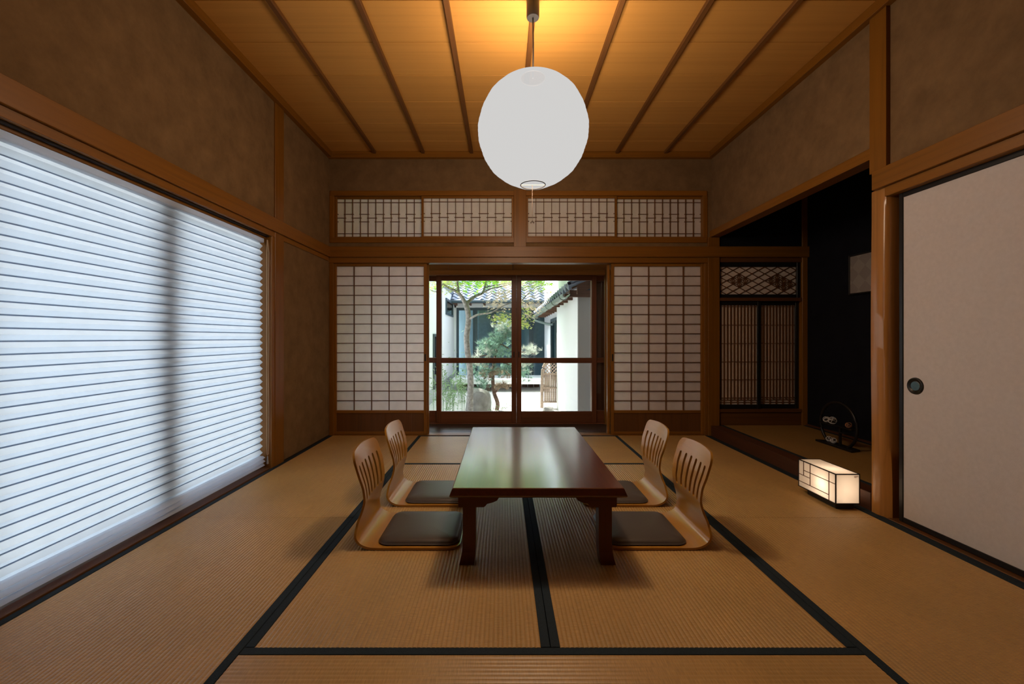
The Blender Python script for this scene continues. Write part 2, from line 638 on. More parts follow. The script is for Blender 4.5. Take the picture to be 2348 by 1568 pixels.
# ---- left wall
trim(15, XL - 0.002, XL + 0.024, YF, YB - 0.036, 1.762, 1.862, 'honey')                 # nageshi
trim(16, XL - 0.10, XL + 0.008, YF, YB - 0.036, 1.722, 1.762, 'honey')                  # lintel
trim(17, -1.80, XL + 0.010, 3.175, 3.300, -0.045, ZC - 0.06, 'honey')                   # post
trim(18, -1.82, XL + 0.006, 3.135, 3.175, -0.045, 1.722, 'honey')                       # window jamb
trim(19, -1.82, XL + 0.006, 1.30, 1.40, -0.045, 1.722, 'honey')                         # other jamb
trim(20, -1.83, XL - 0.001, 1.40, 3.135, -0.045, 0.006, 'dado')                         # sill board
trim(21, -1.760, -1.737, 1.40, 3.135, 1.714, 1.7215, 'gap', bev=0)                        # dark channel over the blind
trim(43, -1.82, -1.760, 1.40, 3.135, 1.700, 1.722, 'honey')
box('baseboard_left', XL - 0.003, XL + 0.004, 3.30, YB - 0.01, -0.045, 0.008, 'gap', bev=0)['kind'] = 'structure'

# ---- right wall
trim(22, XR - 0.012, 2.150, 2.255, 2.358, 1.875, ZC - 0.06, 'honey')                    # alcove post, upper part
trim(23, XR - 0.034, XR + 0.02, YF, 2.318, 1.773, 1.876, 'honey')                       # nageshi
trim(24, XR - 0.014, 2.15, YF, 2.262, 1.722, 1.773, 'honey')                            # grooved lintel
trim(25, XR - 0.006, 2.150, 2.358, YB, 1.962, 2.026, 'honey')                           # beam over the alcove
trim(26, XR - 0.004, 2.15, YF, 2.258, -0.045, 0.004, 'dado')                            # track under the papered doors
trim(27, XR - 0.004, XR + 0.10, 2.358, YB - 0.02, -0.045, 0.100, 'dark')                # front rail of the alcove floor
trim(28, 2.140, 2.150, 2.225, 2.262, -0.045, 1.722, 'lacquer')
box('baseboard_right', XR - 0.024, XR - 0.003, YF, YB - 0.02, -0.045, 0.001, 'heri', bev=0)['kind'] = 'structure'

# alcove post, rounded face with a planed foot
bm = bmesh.new()
x0, x1, y0, y1 = XR - 0.012, 2.150, 2.252, 2.358
prev = None
NZ = 30
for i in range(NZ + 1):
    z = -0.045 + (1.773 + 0.045) * i / NZ
    cut = 0.030 * max(0.0, 1 - max(z, 0) / 0.36) ** 0.5            # bamboo-shoot cut at the foot
    c_ = 0.018 + 0.004 * math.sin(z * 5.1)
    w_ = 0.003 * math.sin(z * 3.7 + 1)
    pts = [(x1, y0), (x0 + c_ + cut * 0.5, y0), (x0 + c_ * 0.3 + w_ * 0.3, y0 + c_ * 0.4 + cut * 0.9), (x0 + w_, y0 + c_ + cut), (x0, (y0 + y1) / 2 + 0.012), (x0 + w_, y1 - 0.014), (x0 + 0.014, y1), (x1, y1)]
    ring = [bm.verts.new((px_, py_, z)) for px_, py_ in pts]
    if prev:
        for k in range(8):
            bm.faces.new((prev[k], prev[(k + 1) % 8], ring[(k + 1) % 8], ring[k]))
    prev = ring
bm.faces.new(prev)
bmesh.ops.recalc_face_normals(bm, faces=bm.faces[:])
me = mesh_from_bm(bm, 'alcove_post')
smooth(me, 38)
wood('post_wood', (0.42, 0.19, 0.045), axis='z', rough=0.30, contrast=0.3, coat=0.3)
o = link('trim_29', me, 'post_wood', (0, 0, 0))
o['kind'] = 'structure'

# ------------------------------------------------------------------ tatami
HERI = 0.029


def rib_mesh(L, Wd, axis):
    pitch = 0.0149
    dp = 0.45 if axis == 'x' else 1.0
    nr = max(1, round(Wd / pitch))
    p = Wd / nr
    prof = [(0.0, -0.0021), (0.12, -0.0010), (0.32, -0.0001), (0.5, 0.0), (0.68, -0.0001), (0.88, -0.0010)]
    vs, fs = [], []
    for r in range(nr):
        for (t, z) in prof:
            vs.append((-Wd / 2 + (r + t) * p, z * dp))
    vs.append((Wd / 2, -0.0021 * dp))
    V, F = [], []
    for (c, z) in vs:
        if axis == 'y':
            V += [(c, -L / 2, z), (c, L / 2, z)]
        else:
            V += [(-L / 2, -c, z), (L / 2, -c, z)]
    for i in range(len(vs) - 1):
        F.append((2 * i, 2 * i + 2, 2 * i + 3, 2 * i + 1))
    # ends and sides down to the underlay
    b0 = len(V)
    for (c, z) in (vs[0], vs[-1]):
        if axis == 'y':
            V += [(c, -L / 2, -0.04), (c, L / 2, -0.04)]
        else:
            V += [(-L / 2, -c, -0.04), (L / 2, -c, -0.04)]
    n = len(vs)
    F.append(tuple([b0, b0 + 2] + [2 * i for i in range(n - 1, -1, -1)]))
    F.append(tuple([b0 + 3, b0 + 1] + [2 * i + 1 for i in range(n)]))
    me = bpy.data.meshes.new('rush')
    me.from_pydata(V, [], F)
    for p_ in me.polygons:
        p_.use_smooth = len(p_.vertices) == 4
    me.set_sharp_from_angle(angle=math.radians(35))
    return me


def tatami(x0, x1, y0, y1, z, label, group='tatami mats of the room floor', mat='tatami'):
    axis = 'x' if (x1 - x0) > (y1 - y0) else 'y'
    t = thing('tatami_mat', ((x0 + x1) / 2, (y0 + y1) / 2, z), label, 'tatami mat', group)
    g = 0.0012
    if axis == 'y':
        L, Wd = y1 - y0 - 2 * g, x1 - x0 - 2 * HERI - 2 * g
        me = rib_mesh(L, Wd, 'y')
        link('rush_cover', me, mat + '_y', ((x0 + x1) / 2, (y0 + y1) / 2, z), t)
        box('cloth_border', x0 + g, x0 + g + HERI, y0 + g, y1 - g, z - 0.04, z + 0.0012, 'heri', t, bev=0.001)
        box('cloth_border', x1 - g - HERI, x1 - g, y0 + g, y1 - g, z - 0.04, z + 0.0012, 'heri', t, bev=0.001)
    else:
        L, Wd = x1 - x0 - 2 * g, y1 - y0 - 2 * HERI - 2 * g
        me = rib_mesh(L, Wd, 'x')
        link('rush_cover', me, 'tatami_x', ((x0 + x1) / 2, (y0 + y1) / 2, z), t)
        box('cloth_border', x0 + g, x1 - g, y0 + g, y0 + g + HERI, z - 0.04, z + 0.0012, 'heri', t, bev=0.001)
        box('cloth_border', x0 + g, x1 - g, y1 - g - HERI, y1 - g, z - 0.04, z + 0.0012, 'heri', t, bev=0.001)
    return t


x0_, x1_, x2_, x3_, x4_ = XC - 2 * MW + 0.045, XC - MW, XC, XC + MW, XC + 2 * MW - 0.026
yb_ = YB - 0.006
tatami(x0_, x1_, yb_ - 2 * MW, yb_, 0, 'straw tatami mat beside the plaster wall in the far left corner')
tatami(x0_, x1_, yb_ - 4 * MW, yb_ - 2 * MW, 0, 'straw tatami mat along the pleated blind in the near left of the room')
tatami(x3_, x4_, yb_ - 2 * MW, yb_, 0, 'straw tatami mat along the alcove step with the glowing floor lamp')
tatami(x3_, x4_, yb_ - 4 * MW, yb_ - 2 * MW, 0, 'straw tatami mat along the white papered door at near right')
tatami(x1_, x3_, yb_ - MW, yb_, 0, 'pale daylit tatami mat lying crosswise before the garden opening')
tatami(x1_, x2_, yb_ - 3 * MW, yb_ - MW, 0, 'straw tatami mat under the left half of the low table')
tatami(x2_, x3_, yb_ - 3 * MW, yb_ - MW, 0, 'straw tatami mat under the right half of the low table')
tatami(x1_, x3_, yb_ - 4 * MW, yb_ - 3 * MW, 0, 'straw tatami mat lying crosswise at the bottom of the view')
tatami(XR + 0.100, XA - 0.012, 2.30, YB + 0.0, 0.100, 'tatami mat on the raised alcove floor, its shade put into the colour', 'alcove tatami', mat='tatami_old')
mbox('floor_alcove', [(XR + 0.098, 3.05, 2.27, 4.262, -0.3, 0.058)], 'dark_x')
box('baseboard_alcove', XA - 0.014, XA, 2.27, YB, 0.058, 0.118, 'dark')['kind'] = 'structure'

# ------------------------------------------------------------------ shoji doors
def shoji(px0, px1, yf, label, group, pull_side, ppx0=None, ppx1=None, planks=4):
    """paper sliding door between the lintel and the threshold; yf its front face"""
    x0, x1 = bx(px0), bx(px1)
    z0, z1 = 0.006, bz(603) + 0.012
    th = 0.030
    yb = yf + th
    s = 0.030
    t = thing('shoji_door', ((x0 + x1) / 2, yf + th / 2, z0), label, 'sliding door', group)
    box('stile', x0, x0 + s, yf, yb, z0, z1, 'honey', t)
    box('stile', x1 - s, x1, yf, yb, z0, z1, 'honey', t)
    pt, pb = bz(610), bz(941.5)
    box('top_rail', x0 + s, x1 - s, yf + 0.002, yb - 0.002, pt, z1, 'honey', t)
    box('middle_rail', x0 + s, x1 - s, yf + 0.002, yb - 0.002, bz(948), pb, 'honey', t)
    box('bottom_rail', x0 + s, x1 - s, yf + 0.002, yb - 0.002, z0, bz(990), 'honey', t)
    w = (x1 - x0 - 2 * s)
    cuts = [0, 0.28, 0.55, 0.86, 1.0] if planks == 4 else [0, 0.36, 0.7, 1.0]
    for a, c in zip(cuts, cuts[1:]):
        box('panel_plank', x0 + s + a * w + 0.0006, x0 + s + c * w - 0.0006, yf + 0.010, yf + 0.018, bz(990), bz(948), 'dado', t, bev=0.001, axis='z')
    box('paper', x0 + s, x1 - s, yf + 0.0215, yf + 0.0222, pb, pt, 'shoji_paper', t, bev=0)
    kb = 0.0065
    for i in range(1, 5):
        xx = x0 + s + w * i / 5
        box('upright_bar', xx - kb / 2, xx + kb / 2, yf + 0.006, yf + 0.0213, pb, pt, 'kumiko', t, bev=0)
    for j in range(1, 15):
        zz = pb + (pt - pb) * j / 15
        box('cross_bar', x0 + s, x1 - s, yf + 0.008, yf + 0.0213, zz - kb / 2, zz + kb / 2, 'kumiko', t, bev=0)
    if pull_side:
        xc = x1 - s / 2 if pull_side > 0 else x0 + s / 2
        box('finger_pull', xc - 0.007, xc + 0.007, yf - 0.001, yf + 0.004, bz(828), bz(812), 'lacquer', t, bev=0.001)
    return t


GS = 'shoji doors below the transom'
shoji(763, 978, YB + 0.012, 'white paper shoji door left of the garden opening, bright in daylight', GS, +1)
shoji(1402, 1616, YB + 0.012, 'dimmer paper shoji door right of the garden opening, next to the alcove post', GS, -1)
trim(44, bx(976), bx(981), YB + 0.050, YB + 0.085, 0.004, bz(603), 'honey')               # meeting stops behind the doors
trim(45, bx(1395.5), bx(1401), YB + 0.050, YB + 0.085, 0.004, bz(603), 'honey')


# ------------------------------------------------------------------ transom screens (ranma)
def ranma(px0, px1, yf, label):
    x0, x1 = bx(px0), bx(px1)
    zb, zt = bz(545), bz(449)
    th = 0.022
    s = 0.021
    t = thing('transom_screen', ((x0 + x1) / 2, yf + th / 2, zb), label, 'transom screen', 'transom screens over the shoji')
    box('stile', x0, x0 + s, yf, yf + th, zb, zt, 'honey', t)
    box('stile', x1 - s, x1, yf, yf + th, zb, zt, 'honey', t)
    pb, pt = zb + 0.017, zt - 0.022
    box('top_rail', x0 + s, x1 - s, yf + 0.001, yf + th - 0.001, pt, zt, 'honey', t)
    box('bottom_rail', x0 + s, x1 - s, yf + 0.001, yf + th - 0.001, zb, pb, 'honey', t)
    box('paper', x0 + s, x1 - s, yf + 0.0165, yf + 0.0172, pb, pt, 'shoji_paper', t, bev=0)
    a, c = x0 + s, x1 - s
    w = (c - a) / 11
    kb = 0.0052
    y0, y1 = yf + 0.004, yf + 0.0163
    for i in range(1, 11):
        box('upright_bar', a + w * i - kb / 2, a + w * i + kb / 2, y0, y1, pb, pt, 'kumiko', t, bev=0)
    h = pt - pb
    for f in (0.085, 0.91):
        box('cross_bar', a, c, y0 + 0.0015, y1, pb + h * f - kb / 2, pb + h * f + kb / 2, 'kumiko', t, bev=0)
    e = 0.011
    for i in range(11):
        xa, xb = a + w * i - e, a + w * (i + 1) + e
        for f in ((0.50,) if i % 2 == 0 else (0.40, 0.60)):
            box('short_bar', max(xa, a), min(xb, c), y0 + 0.0015, y1, pb + h * f - kb / 2, pb + h * f + kb / 2, 'kumiko', t, bev=0)
    for f in (0.40, 0.60):
        for q in ((a, a + e), (c - e, c)):
            box('short_bar', q[0], q[1], y0 + 0.0015, y1, pb + h * f - kb / 2, pb + h * f + kb / 2, 'kumiko', t, bev=0)


ranma(765.5, 971, YB + 0.026, 'leftmost latticed paper transom screen, above the left shoji door')
ranma(966, 1178, YB + 0.003, 'latticed paper transom screen just left of the short centre post')
ranma(1206, 1415, YB + 0.003, 'latticed paper transom screen just right of the centre post, behind the pull cord')
ranma(1410, 1616, YB + 0.026, 'rightmost latticed paper transom screen, above the right shoji door')
mbox('trim_30', [(-1.72, 2.1, YB + 0.072, YB + 0.085, bz(449), bz(438))], 'honey_x')

# ------------------------------------------------------------------ alcove window wall (shoin)
ya = YB + 0.010
xs0, xs1 = bx(1648), bx(1838)
trim(31, bx(1838), bx(1850), YB - 0.012, YB + 0.07, 0.06, 2.45, 'honey')
trim(32, xs0, bx(1846), YB - 0.010, YB + 0.07, bz(690), bz(682.5), 'dado')
trim(33, xs0, bx(1846), YB - 0.010, YB + 0.07, bz(945), bz(938), 'dado')
trim(34, xs0, xs1, YB + 0.004, YB + 0.07, 0.06, bz(945), 'dado')
trim(35, xs0, bx(1838), YB - 0.002, YB + 0.07, bz(601), bz(590), 'dado')

t = thing('lattice_transom', ((xs0 + xs1) / 2, ya + 0.01, bz(682.5)), 'small black-framed transom of diamond lattice with star motifs in the alcove', 'transom screen')
fx0, fx1, fz0, fz1 = bx(1653.5), bx(1829), bz(674.5), bz(611)
box('frame_stile', xs0, fx0, ya, ya + 0.025, bz(682.5), bz(601), 'lacquer', t)
box('frame_stile', fx1, xs1, ya, ya + 0.025, bz(682.5), bz(601), 'lacquer', t)
box('frame_rail', fx0, fx1, ya, ya + 0.025, bz(682.5), fz0, 'lacquer', t)
box('frame_rail', fx0, fx1, ya, ya + 0.025, fz1, bz(601), 'lacquer', t)
box('paper', fx0, fx1, ya + 0.018, ya + 0.0187, fz0, fz1, 'shoin_paper', t, bev=0)


def flatbar(name, ax, az, bx_, bz_, y0, y1, w, mat, parent):
    """thin bar in the wall plane from (ax, az) to (bx_, bz_)"""
    L = math.hypot(bx_ - ax, bz_ - az)
    me = box_mesh(L, y1 - y0, w, mat, 0)
    return link(name, me, mat, ((ax + bx_) / 2, (y0 + y1) / 2, (az + bz_) / 2), parent, rot=(0, -math.atan2(bz_ - az, bx_ - ax), 0))


CX = (fx1 - fx0) / 6.0           # six diamonds across, four down
CZ = (fz1 - fz0) / 4.0


def clip_seg(x, z, dx, dz):
    ts = [0.0, 1e9]
    lo, hi = -1e9, 1e9
    for (p, d, a, c) in ((x, dx, fx0, fx1), (z, dz, fz0, fz1)):
        t1, t2 = (a - p) / d, (c - p) / d
        lo, hi = max(lo, min(t1, t2)), min(hi, max(t1, t2))
    if hi - lo < 1e-4:
        return None
    return (x + dx * lo, z + dz * lo, x + dx * hi, z + dz * hi)


for i in range(-4, 11):
    for sgn in (1, -1):
        xstart = fx0 + (i + 0.5) * CX
        s_ = clip_seg(xstart, fz1 if sgn < 0 else fz0, CX, CZ * (-1 if sgn < 0 else 1))
        if s_:
            flatbar('lattice_bar', *s_, ya + 0.006 + 0.001 * sgn, ya + 0.0175, 0.0045, 'kumiko_x', t)


def star(cx, cz):
    """hemp-leaf fill of one diamond centred at (cx, cz)"""
    hx, hz = CX / 2, CZ / 2
    q = hx / 3
    for (ax, az, b1, b2) in (
            (cx, cz - hz, cx, cz + hz), (cx - hx, cz, cx - q, cz), (cx + q, cz, cx + hx, cz),
            (cx - q, cz, cx, cz + hz), (cx - q, cz, cx, cz - hz), (cx + q, cz, cx, cz + hz), (cx + q, cz, cx, cz - hz)):
        flatbar('star_bar', ax, az, b1, b2, ya + 0.0075, ya + 0.0172, 0.003, 'kumiko_x', t)


def dia(i, j):
    """centre of diamond: i half steps from the left, j half steps from the top"""
    return fx0 + i * CX / 2, fz1 - j * CZ / 2


for (i, j) in ((2, 4), (4, 4), (3, 3), (3, 5), (8, 4), (10, 4), (9, 3), (9, 5), (10, 6), (11, 5)):
    star(*dia(i, j))


def shoin_panel(px0, px1, yf, label, paper0, paper1):
    x0, x1 = bx(px0), bx(px1)
    zb, zt = bz(938), bz(690)
    a, c = bx(paper0), bx(paper1)
    pb, pt = bz(928), bz(699)
    t = thing('slatted_shoji', ((x0 + x1) / 2, yf + 0.01, zb), label, 'sliding door', 'small slatted shoji in the alcove')
    box('stile', x0, a, yf, yf + 0.022, zb, zt, 'lacquer', t)
    box('stile', c, x1, yf, yf + 0.022, zb, zt, 'lacquer', t)
    box('top_rail', a, c, yf, yf + 0.022, pt, zt, 'lacquer', t)
    box('bottom_rail', a, c, yf, yf + 0.022, zb, pb, 'lacquer', t)
    box('paper', a, c, yf + 0.017, yf + 0.0177, pb, pt, 'shoin_paper', t, bev=0)
    n = 11
    w = (c - a) / (n + 0.3)
    h = pt - pb
    for i in range(n):
        xx = a + w * (i + 0.55)
        low = pb + (0.0 if i % 2 else h * 0.046)
        box('upright_slat', xx - 0.0045, xx + 0.0045, yf + 0.006, yf + 0.0168, low, pt, 'kumiko', t, bev=0)
    for f in (0.985, 0.80, 0.615, 0.43, 0.25, 0.067, 0.045, 0.022):
        box('cross_bar', a, c, yf + 0.006, yf + 0.0168, pb + h * f - 0.002, pb + h * f + 0.002, 'kumiko', t, bev=0)


shoin_panel(1648, 1746, YB + 0.012, 'left of the two black-framed slatted shoji inside the alcove', 1651, 1739)
shoin_panel(1741, 1838, YB + 0.036, 'right of the two black-framed slatted shoji inside the alcove', 1746, 1830)

# picture panel on the dark wall
t = thing('picture_panel', (XA - 0.015, 3.42, 1.335), 'black-framed grey fabric picture with diamond pattern on the dark alcove wall', 'picture')
py0, py1, pz0, pz1 = 3.20, 3.655, 1.335, 1.675
for (n_, a, c, d, e) in (('frame', py0, py0 + 0.012, pz0, pz1), ('frame', py1 - 0.012, py1, pz0, pz1), ('frame', py0 + 0.012, py1 - 0.012, pz0, pz0 + 0.012), ('frame', py0 + 0.012, py1 - 0.012, pz1 - 0.012, pz1)):
    box('frame_bar', XA - 0.028, XA - 0.001, a, c, d, e, 'lacquer', t)
m, nt, b = new_mat('picture_cloth')
tc = N(nt, 'ShaderNodeTexCoord')
mp = N(nt, 'ShaderNodeMapping')
mp.inputs['Rotation'].default_value = (math.radians(45), 0, 0)
mp.inputs['Scale'].default_value = (1, 22, 22)
nt.links.new(tc.outputs['Object'], mp.inputs[0])
ck = N(nt, 'ShaderNodeTexChecker')
ck.inputs['Scale'].default_value = 0.5
ck.inputs[1].default_value = (0.30, 0.26, 0.23, 1)
ck.inputs[2].default_value = (0.36, 0.32, 0.28, 1)
nt.links.new(mp.outputs[0], ck.inputs[0])
nt.links.new(ck.outputs[0], b.inputs['Base Color'])
b.inputs['Roughness'].default_value = 0.8
M['picture_cloth'] = m
box('cloth', XA - 0.018, XA - 0.006, py0 + 0.011, py1 - 0.011, pz0 + 0.011, pz1 - 0.011, 'picture_cloth', t, bev=0)

# ------------------------------------------------------------------ papered doors on the right
def fusuma(y0, y1, label):
    xf = 2.088
    z0, z1 = 0.006, 1.728
    t = thing('papered_door', (xf + 0.012, (y0 + y1) / 2, z0), label, 'sliding door', 'papered sliding doors on the right wall')
    s = 0.022
    box('frame_stile', xf - 0.004, xf + 0.024, y0, y0 + s, z0, z1, 'lacquer', t)
    box('frame_stile', xf - 0.004, xf + 0.024, y1 - s, y1, z0, z1, 'lacquer', t)
    box('frame_rail', xf - 0.004, xf + 0.024, y0 + s, y1 - s, z0, z0 + 0.026, 'lacquer', t)
    box('frame_rail', xf - 0.004, xf + 0.024, y0 + s, y1 - s, z1 - 0.030, z1, 'lacquer', t)
    box('paper_panel', xf + 0.001, xf + 0.020, y0 + s, y1 - s, z0 + 0.026, z1 - 0.030, 'fusuma', t, bev=0)
    yc, zc = y1 - 0.085, 0.722
    # round recessed pull
    prof = [(0.022, 0.003), (0.023, 0.001), (0.030, -0.003), (0.037, -0.0055), (0.041, -0.004), (0.043, 0.001)]
    r = lathe('pull_ring', [(r_, -z_) for r_, z_ in prof], 'brass_dark', (xf, yc, zc), t, n=40)
    r.rotation_euler = (0, math.radians(-90), 0)
    r2 = lathe('pull_cup', [(0.0005, 0.0012), (0.023, 0.0012)], 'pull_blue', (xf, yc, zc), t, n=32)
    r2.rotation_euler = (0, math.radians(-90), 0)


fusuma(1.275, 2.222, 'white papered sliding door with black frame and round dark pull')
fusuma(0.320, 1.268, 'white papered sliding door further toward the viewer, outside the right edge')

# ------------------------------------------------------------------ pleated blind and the window behind it
t = thing('pleated_blind', (-1.785, 2.27, 0.02), 'translucent white pleated blind covering the window on the left wall', 'blind')
by0, by1 = 1.41, 3.118
NP = 33
zt, zb = 1.668, 0.095
bm = bmesh.new()
rows = []
prof = []
for i in range(NP):
    p = (zt - zb) / NP
    z = zt - i * p
    prof.append((-0.012, z))
    prof.append((0.012, z - p / 2))
prof.append((-0.012, zb))
for (x, z) in prof:
    rows.append([bm.verts.new((x, by0 - 2.27, z - 0.02)), bm.verts.new((x, by1 - 2.27, z - 0.02))])
for A, B in zip(rows, rows[1:]):
    bm.faces.new((A[0], A[1], B[1], B[0]))
link('pleated_fabric', mesh_from_bm(bm, 'pleats'), 'blind_fabric', (-1.785, 2.27, 0.02), t)
box('head_rail', -1.812, -1.762, by0, by1, 1.668, 1.699, 'rail_plastic', t, bev=0.004)
prism('bottom_rail', [(-1.800, 0.095), (-1.772, 0.095), (-1.754, 0.082), (-1.772, 0.070), (-1.752, 0.055), (-1.772, 0.042), (-1.756, 0.026), (-1.762, 0.022), (-1.800, 0.022)], 'y', by0, by1, 'rail_plastic', t)
for i in range(1, NP):
    zz = zt - i * (zt - zb) / NP
    box('crease_shade', -1.7965, -1.7930, by0, by1, zz - 0.0028, zz + 0.0028, 'blind_shade', t, bev=0)  # strips added along the creases, their shade put into the colour
cx_, cy_ = -1.742, 3.126
loop = [(cx_, cy_ - 0.006, 1.69)] + [(cx_, cy_ - 0.010, 1.6 - k * 0.1) for k in range(15)] + [(cx_, cy_ - 0.007, 0.105), (cx_, cy_, 0.095), (cx_ + 0.004, cy_ + 0.004, 0.105)] + [(cx_ + 0.006, cy_ + 0.004 + 0.002 * math.sin(k), 0.2 + k * 0.1) for k in range(15)] + [(cx_, cy_, 1.69)]
tube('pull_chain', loop, 0.003, 'cord', t, n=6)
lathe('tassel', [(0.0005, 0.058), (0.004, 0.056), (0.006, 0.03), (0.008, 0.006), (0.0075, 0.0), (0.0005, 0.0)], 'clear_grey', (cx_ + 0.001, cy_ - 0.001, 0.034), t, n=12)

t = thing('window_1', (-1.89, 2.27, 0.0), None, None)
t['kind'] = 'structure'
for (a, c) in ((1.38, 1.44), (2.20, 2.34), (3.10, 3.16)):
    box('window_stile', -1.91, -1.87, a, c, 0.0, 1.735, 'alu_dark', t)
box('window_rail', -1.91, -1.87, 1.44, 3.10, 0.0, 0.06, 'alu_dark', t)
box('window_rail', -1.91, -1.87, 1.44, 3.10, 1.675, 1.735, 'alu_dark', t)
box('window_pane', -1.892, -1.888, 1.44, 2.20, 0.06, 1.675, 'pane', t, bev=0)
box('window_pane', -1.892, -1.888, 2.34, 3.10, 0.06, 1.675, 'pane', t, bev=0)

# ------------------------------------------------------------------ veranda and garden doors
YG = 4.83


def gx(px):
    return (px - 1153) / (FPX / YG)


def gz(py):
    return EYE + (775 - py) / (FPX / YG)


fl = mbox('floor_veranda', [(-1.95, 2.2, 4.29, 4.99, -0.3, -0.035)], 'dark_x')
yy = 4.295
for i in range(6):
    box('floor_plank', -1.85, 2.1, yy + 0.0008, yy + 0.0895, -0.035, -0.008, 'verandah', fl, bev=0.0015)
    yy += 0.0905
trim(36, -1.85, 2.1, 4.785, 4.93, -0.05, 0.0, 'sash')                                   # door track
trim(37, -1.85, 2.1, 4.76, 4.93, gz(632), gz(621.5), 'lintel')                           # lintel over the doors
box('window_2', -1.62, 1.21, 4.92, 4.926, 1.93, 2.40, 'pane', bev=0)['kind'] = 'structure'  # unseen glazed opening, added to let daylight reach the transom papers
mbox('wall_veranda', [(-1.95, 2.2, 4.87, 4.99, gz(632), 1.93), (-1.95, 2.2, 4.87, 4.99, 2.40, 2.7), (1.21, 2.2, 4.87, 4.99, 1.93, 2.40), (-1.98, -1.88, 4.28, 4.99, -0.3, 2.7), (1.21, 2.2, 4.78, 4.84, -0.3, 2.7), (2.1, 2.2, 4.28, 4.99, -0.3, 2.7),
                      (-1.95, -1.62, 4.84, 4.99, -0.3, 2.7)], 'veranda_plaster')
mbox('ceiling_veranda', [(-1.95, 2.2, 4.28, 4.99, 2.5, 2.7)], 'veranda_plaster')
for a, c in ((-1.85, -0.62), (-0.62, 0.112), (0.116, 1.21)):
    trim(38 if a < -1 else (39 if a < 0 else 40), a + 0.001, c - 0.001, 4.79, 4.87, gz(621.5), gz(560), 'lintel', axis='x')
trim(41, gx(1384), gx(1395.5), 4.755, 4.815, -0.04, gz(620), 'honey')                   # jamb post


def glass_door(x0, x1, yf, label, pull=None):
    th = 0.032
    z0, z1 = 0.001, gz(632) - 0.002
    t = thing('glass_door', ((x0 + x1) / 2, yf + th / 2, z0), label, 'glass door', 'glazed sliding doors to the garden')
    s = 0.055
    box('stile', x0, x0 + s, yf, yf + th, z0, z1, 'sash', t)
    box('stile', x1 - s, x1, yf, yf + th, z0, z1, 'sash', t)
    box('top_rail', x0 + s, x1 - s, yf + 0.001, yf + th - 0.001, gz(644), z1, 'sash', t)
    box('middle_rail', x0 + s, x1 - s, yf + 0.001, yf + th - 0.001, gz(832), gz(820), 'sash', t)
    box('bottom_rail', x0 + s, x1 - s, yf + 0.001, yf + th - 0.001, z0, gz(942), 'sash', t)
    box('upper_pane', x0 + s - 0.004, x1 - s + 0.004, yf + 0.014, yf + 0.018, gz(820) - 0.004, gz(644) + 0.004, 'pane', t, bev=0)
    box('lower_pane', x0 + s - 0.004, x1 - s + 0.004, yf + 0.014, yf + 0.018, gz(942) - 0.004, gz(832) + 0.004, 'pane', t, bev=0)
    if pull is not None:
        box('finger_pull', pull - 0.006, pull + 0.006, yf - 0.001, yf + 0.003, gz(820) + 0.004, gz(820) + 0.07, 'lacquer', t, bev=0.001)


xm = gx(1184)
dw = xm - gx(1001.5)
glass_door(xm - dw, xm - 0.0006, 4.795, 'dark wood glass door left of the centre joint, the maple seen through it', xm - 0.028)
glass_door(xm + 0.0006, xm + dw, 4.795, 'dark wood glass door right of the centre joint, the white wall seen through it', xm + 0.028)
glass_door(xm - 2 * dw + 0.056, xm - dw + 0.054, 4.835, 'glass door at the far left of the garden opening, mostly behind the shoji')
glass_door(xm + dw - 0.054, xm + 2 * dw - 0.056, 4.845, 'glass door at the far right of the garden opening, dark behind its pane')
trim(42, gx(1366) + 0.02, 2.1, 4.905, 5.06, -0.3, 1.8, 'dark', bev=0.004)                # dark panel added outside so the far right pane looks dark
# unseen eaves, added to keep direct sun off the blind and veranda
mbox('roof_eaves', [(-3.2, 2.4, 4.99, 6.02, 2.40, 2.52), (-3.2, -1.95, -2.5, 4.99, 2.42, 2.54), (-3.2, 3.3, -2.5, 5.2, 2.99, 3.1)], 'eave_wood_x')

# ------------------------------------------------------------------ lantern
LX, LY, LZ, LR = 0.1625, 2.28, 2.079, 0.296
t = thing('paper_lantern', (LX, LY, ZC), 'large round white paper lantern hanging lit over the low table', 'pendant lamp')
prof = []
NR = 34
a0 = math.asin(0.066 / LR)
for i in range(NR * 4 + 1):
    a = a0 + (math.pi - 2 * a0) * i / (NR * 4)
    f = (i % 4) / 4.0
    r = LR * (1 - 0.007 * (1 - abs(2 * f - 1)) )
    wob = 1 + 0.004 * math.sin(a * 9.0) + 0.003 * math.sin(a * 23 + 1)
    prof.append((r * wob * math.sin(a), -r * wob * math.cos(a)))
lathe('paper_shade', prof, 'lantern_paper', (LX, LY, LZ), t, n=72, ang=80)
zb_ = LZ - LR * math.cos(a0)
lathe('bottom_ring', [(0.064, 0.003), (0.068, 0.003), (0.069, 0.0), (0.066, -0.003), (0.064, 0.0), (0.064, 0.003)], 'black_metal', (LX, LY, zb_), t, n=40)
zt_ = LZ + LR * math.cos(a0)
lathe('top_ring', [(0.064, 0.003), (0.068, 0.003), (0.069, 0.0), (0.066, -0.003), (0.064, 0.0), (0.064, 0.003)], 'black_metal', (LX, LY, zt_), t, n=40)
tube('cable', [(LX, LY, 2.70), (LX + 0.002, LY, 2.55), (LX, LY, zt_)], 0.0042, 'black_metal', t)
tube('bottom_wire', [(LX - 0.066, LY, zb_), (LX + 0.066, LY, zb_)], 0.001, 'cord_brown', t, n=6)
lathe('ceiling_canopy', [(0.0005, 0.108), (0.0335, 0.108), (0.0345, 0.102), (0.0345, 0.006), (0.032, 0.0), (0.0005, 0.001)], 'black_metal', (LX, LY, ZC - 0.1085), t, n=32)
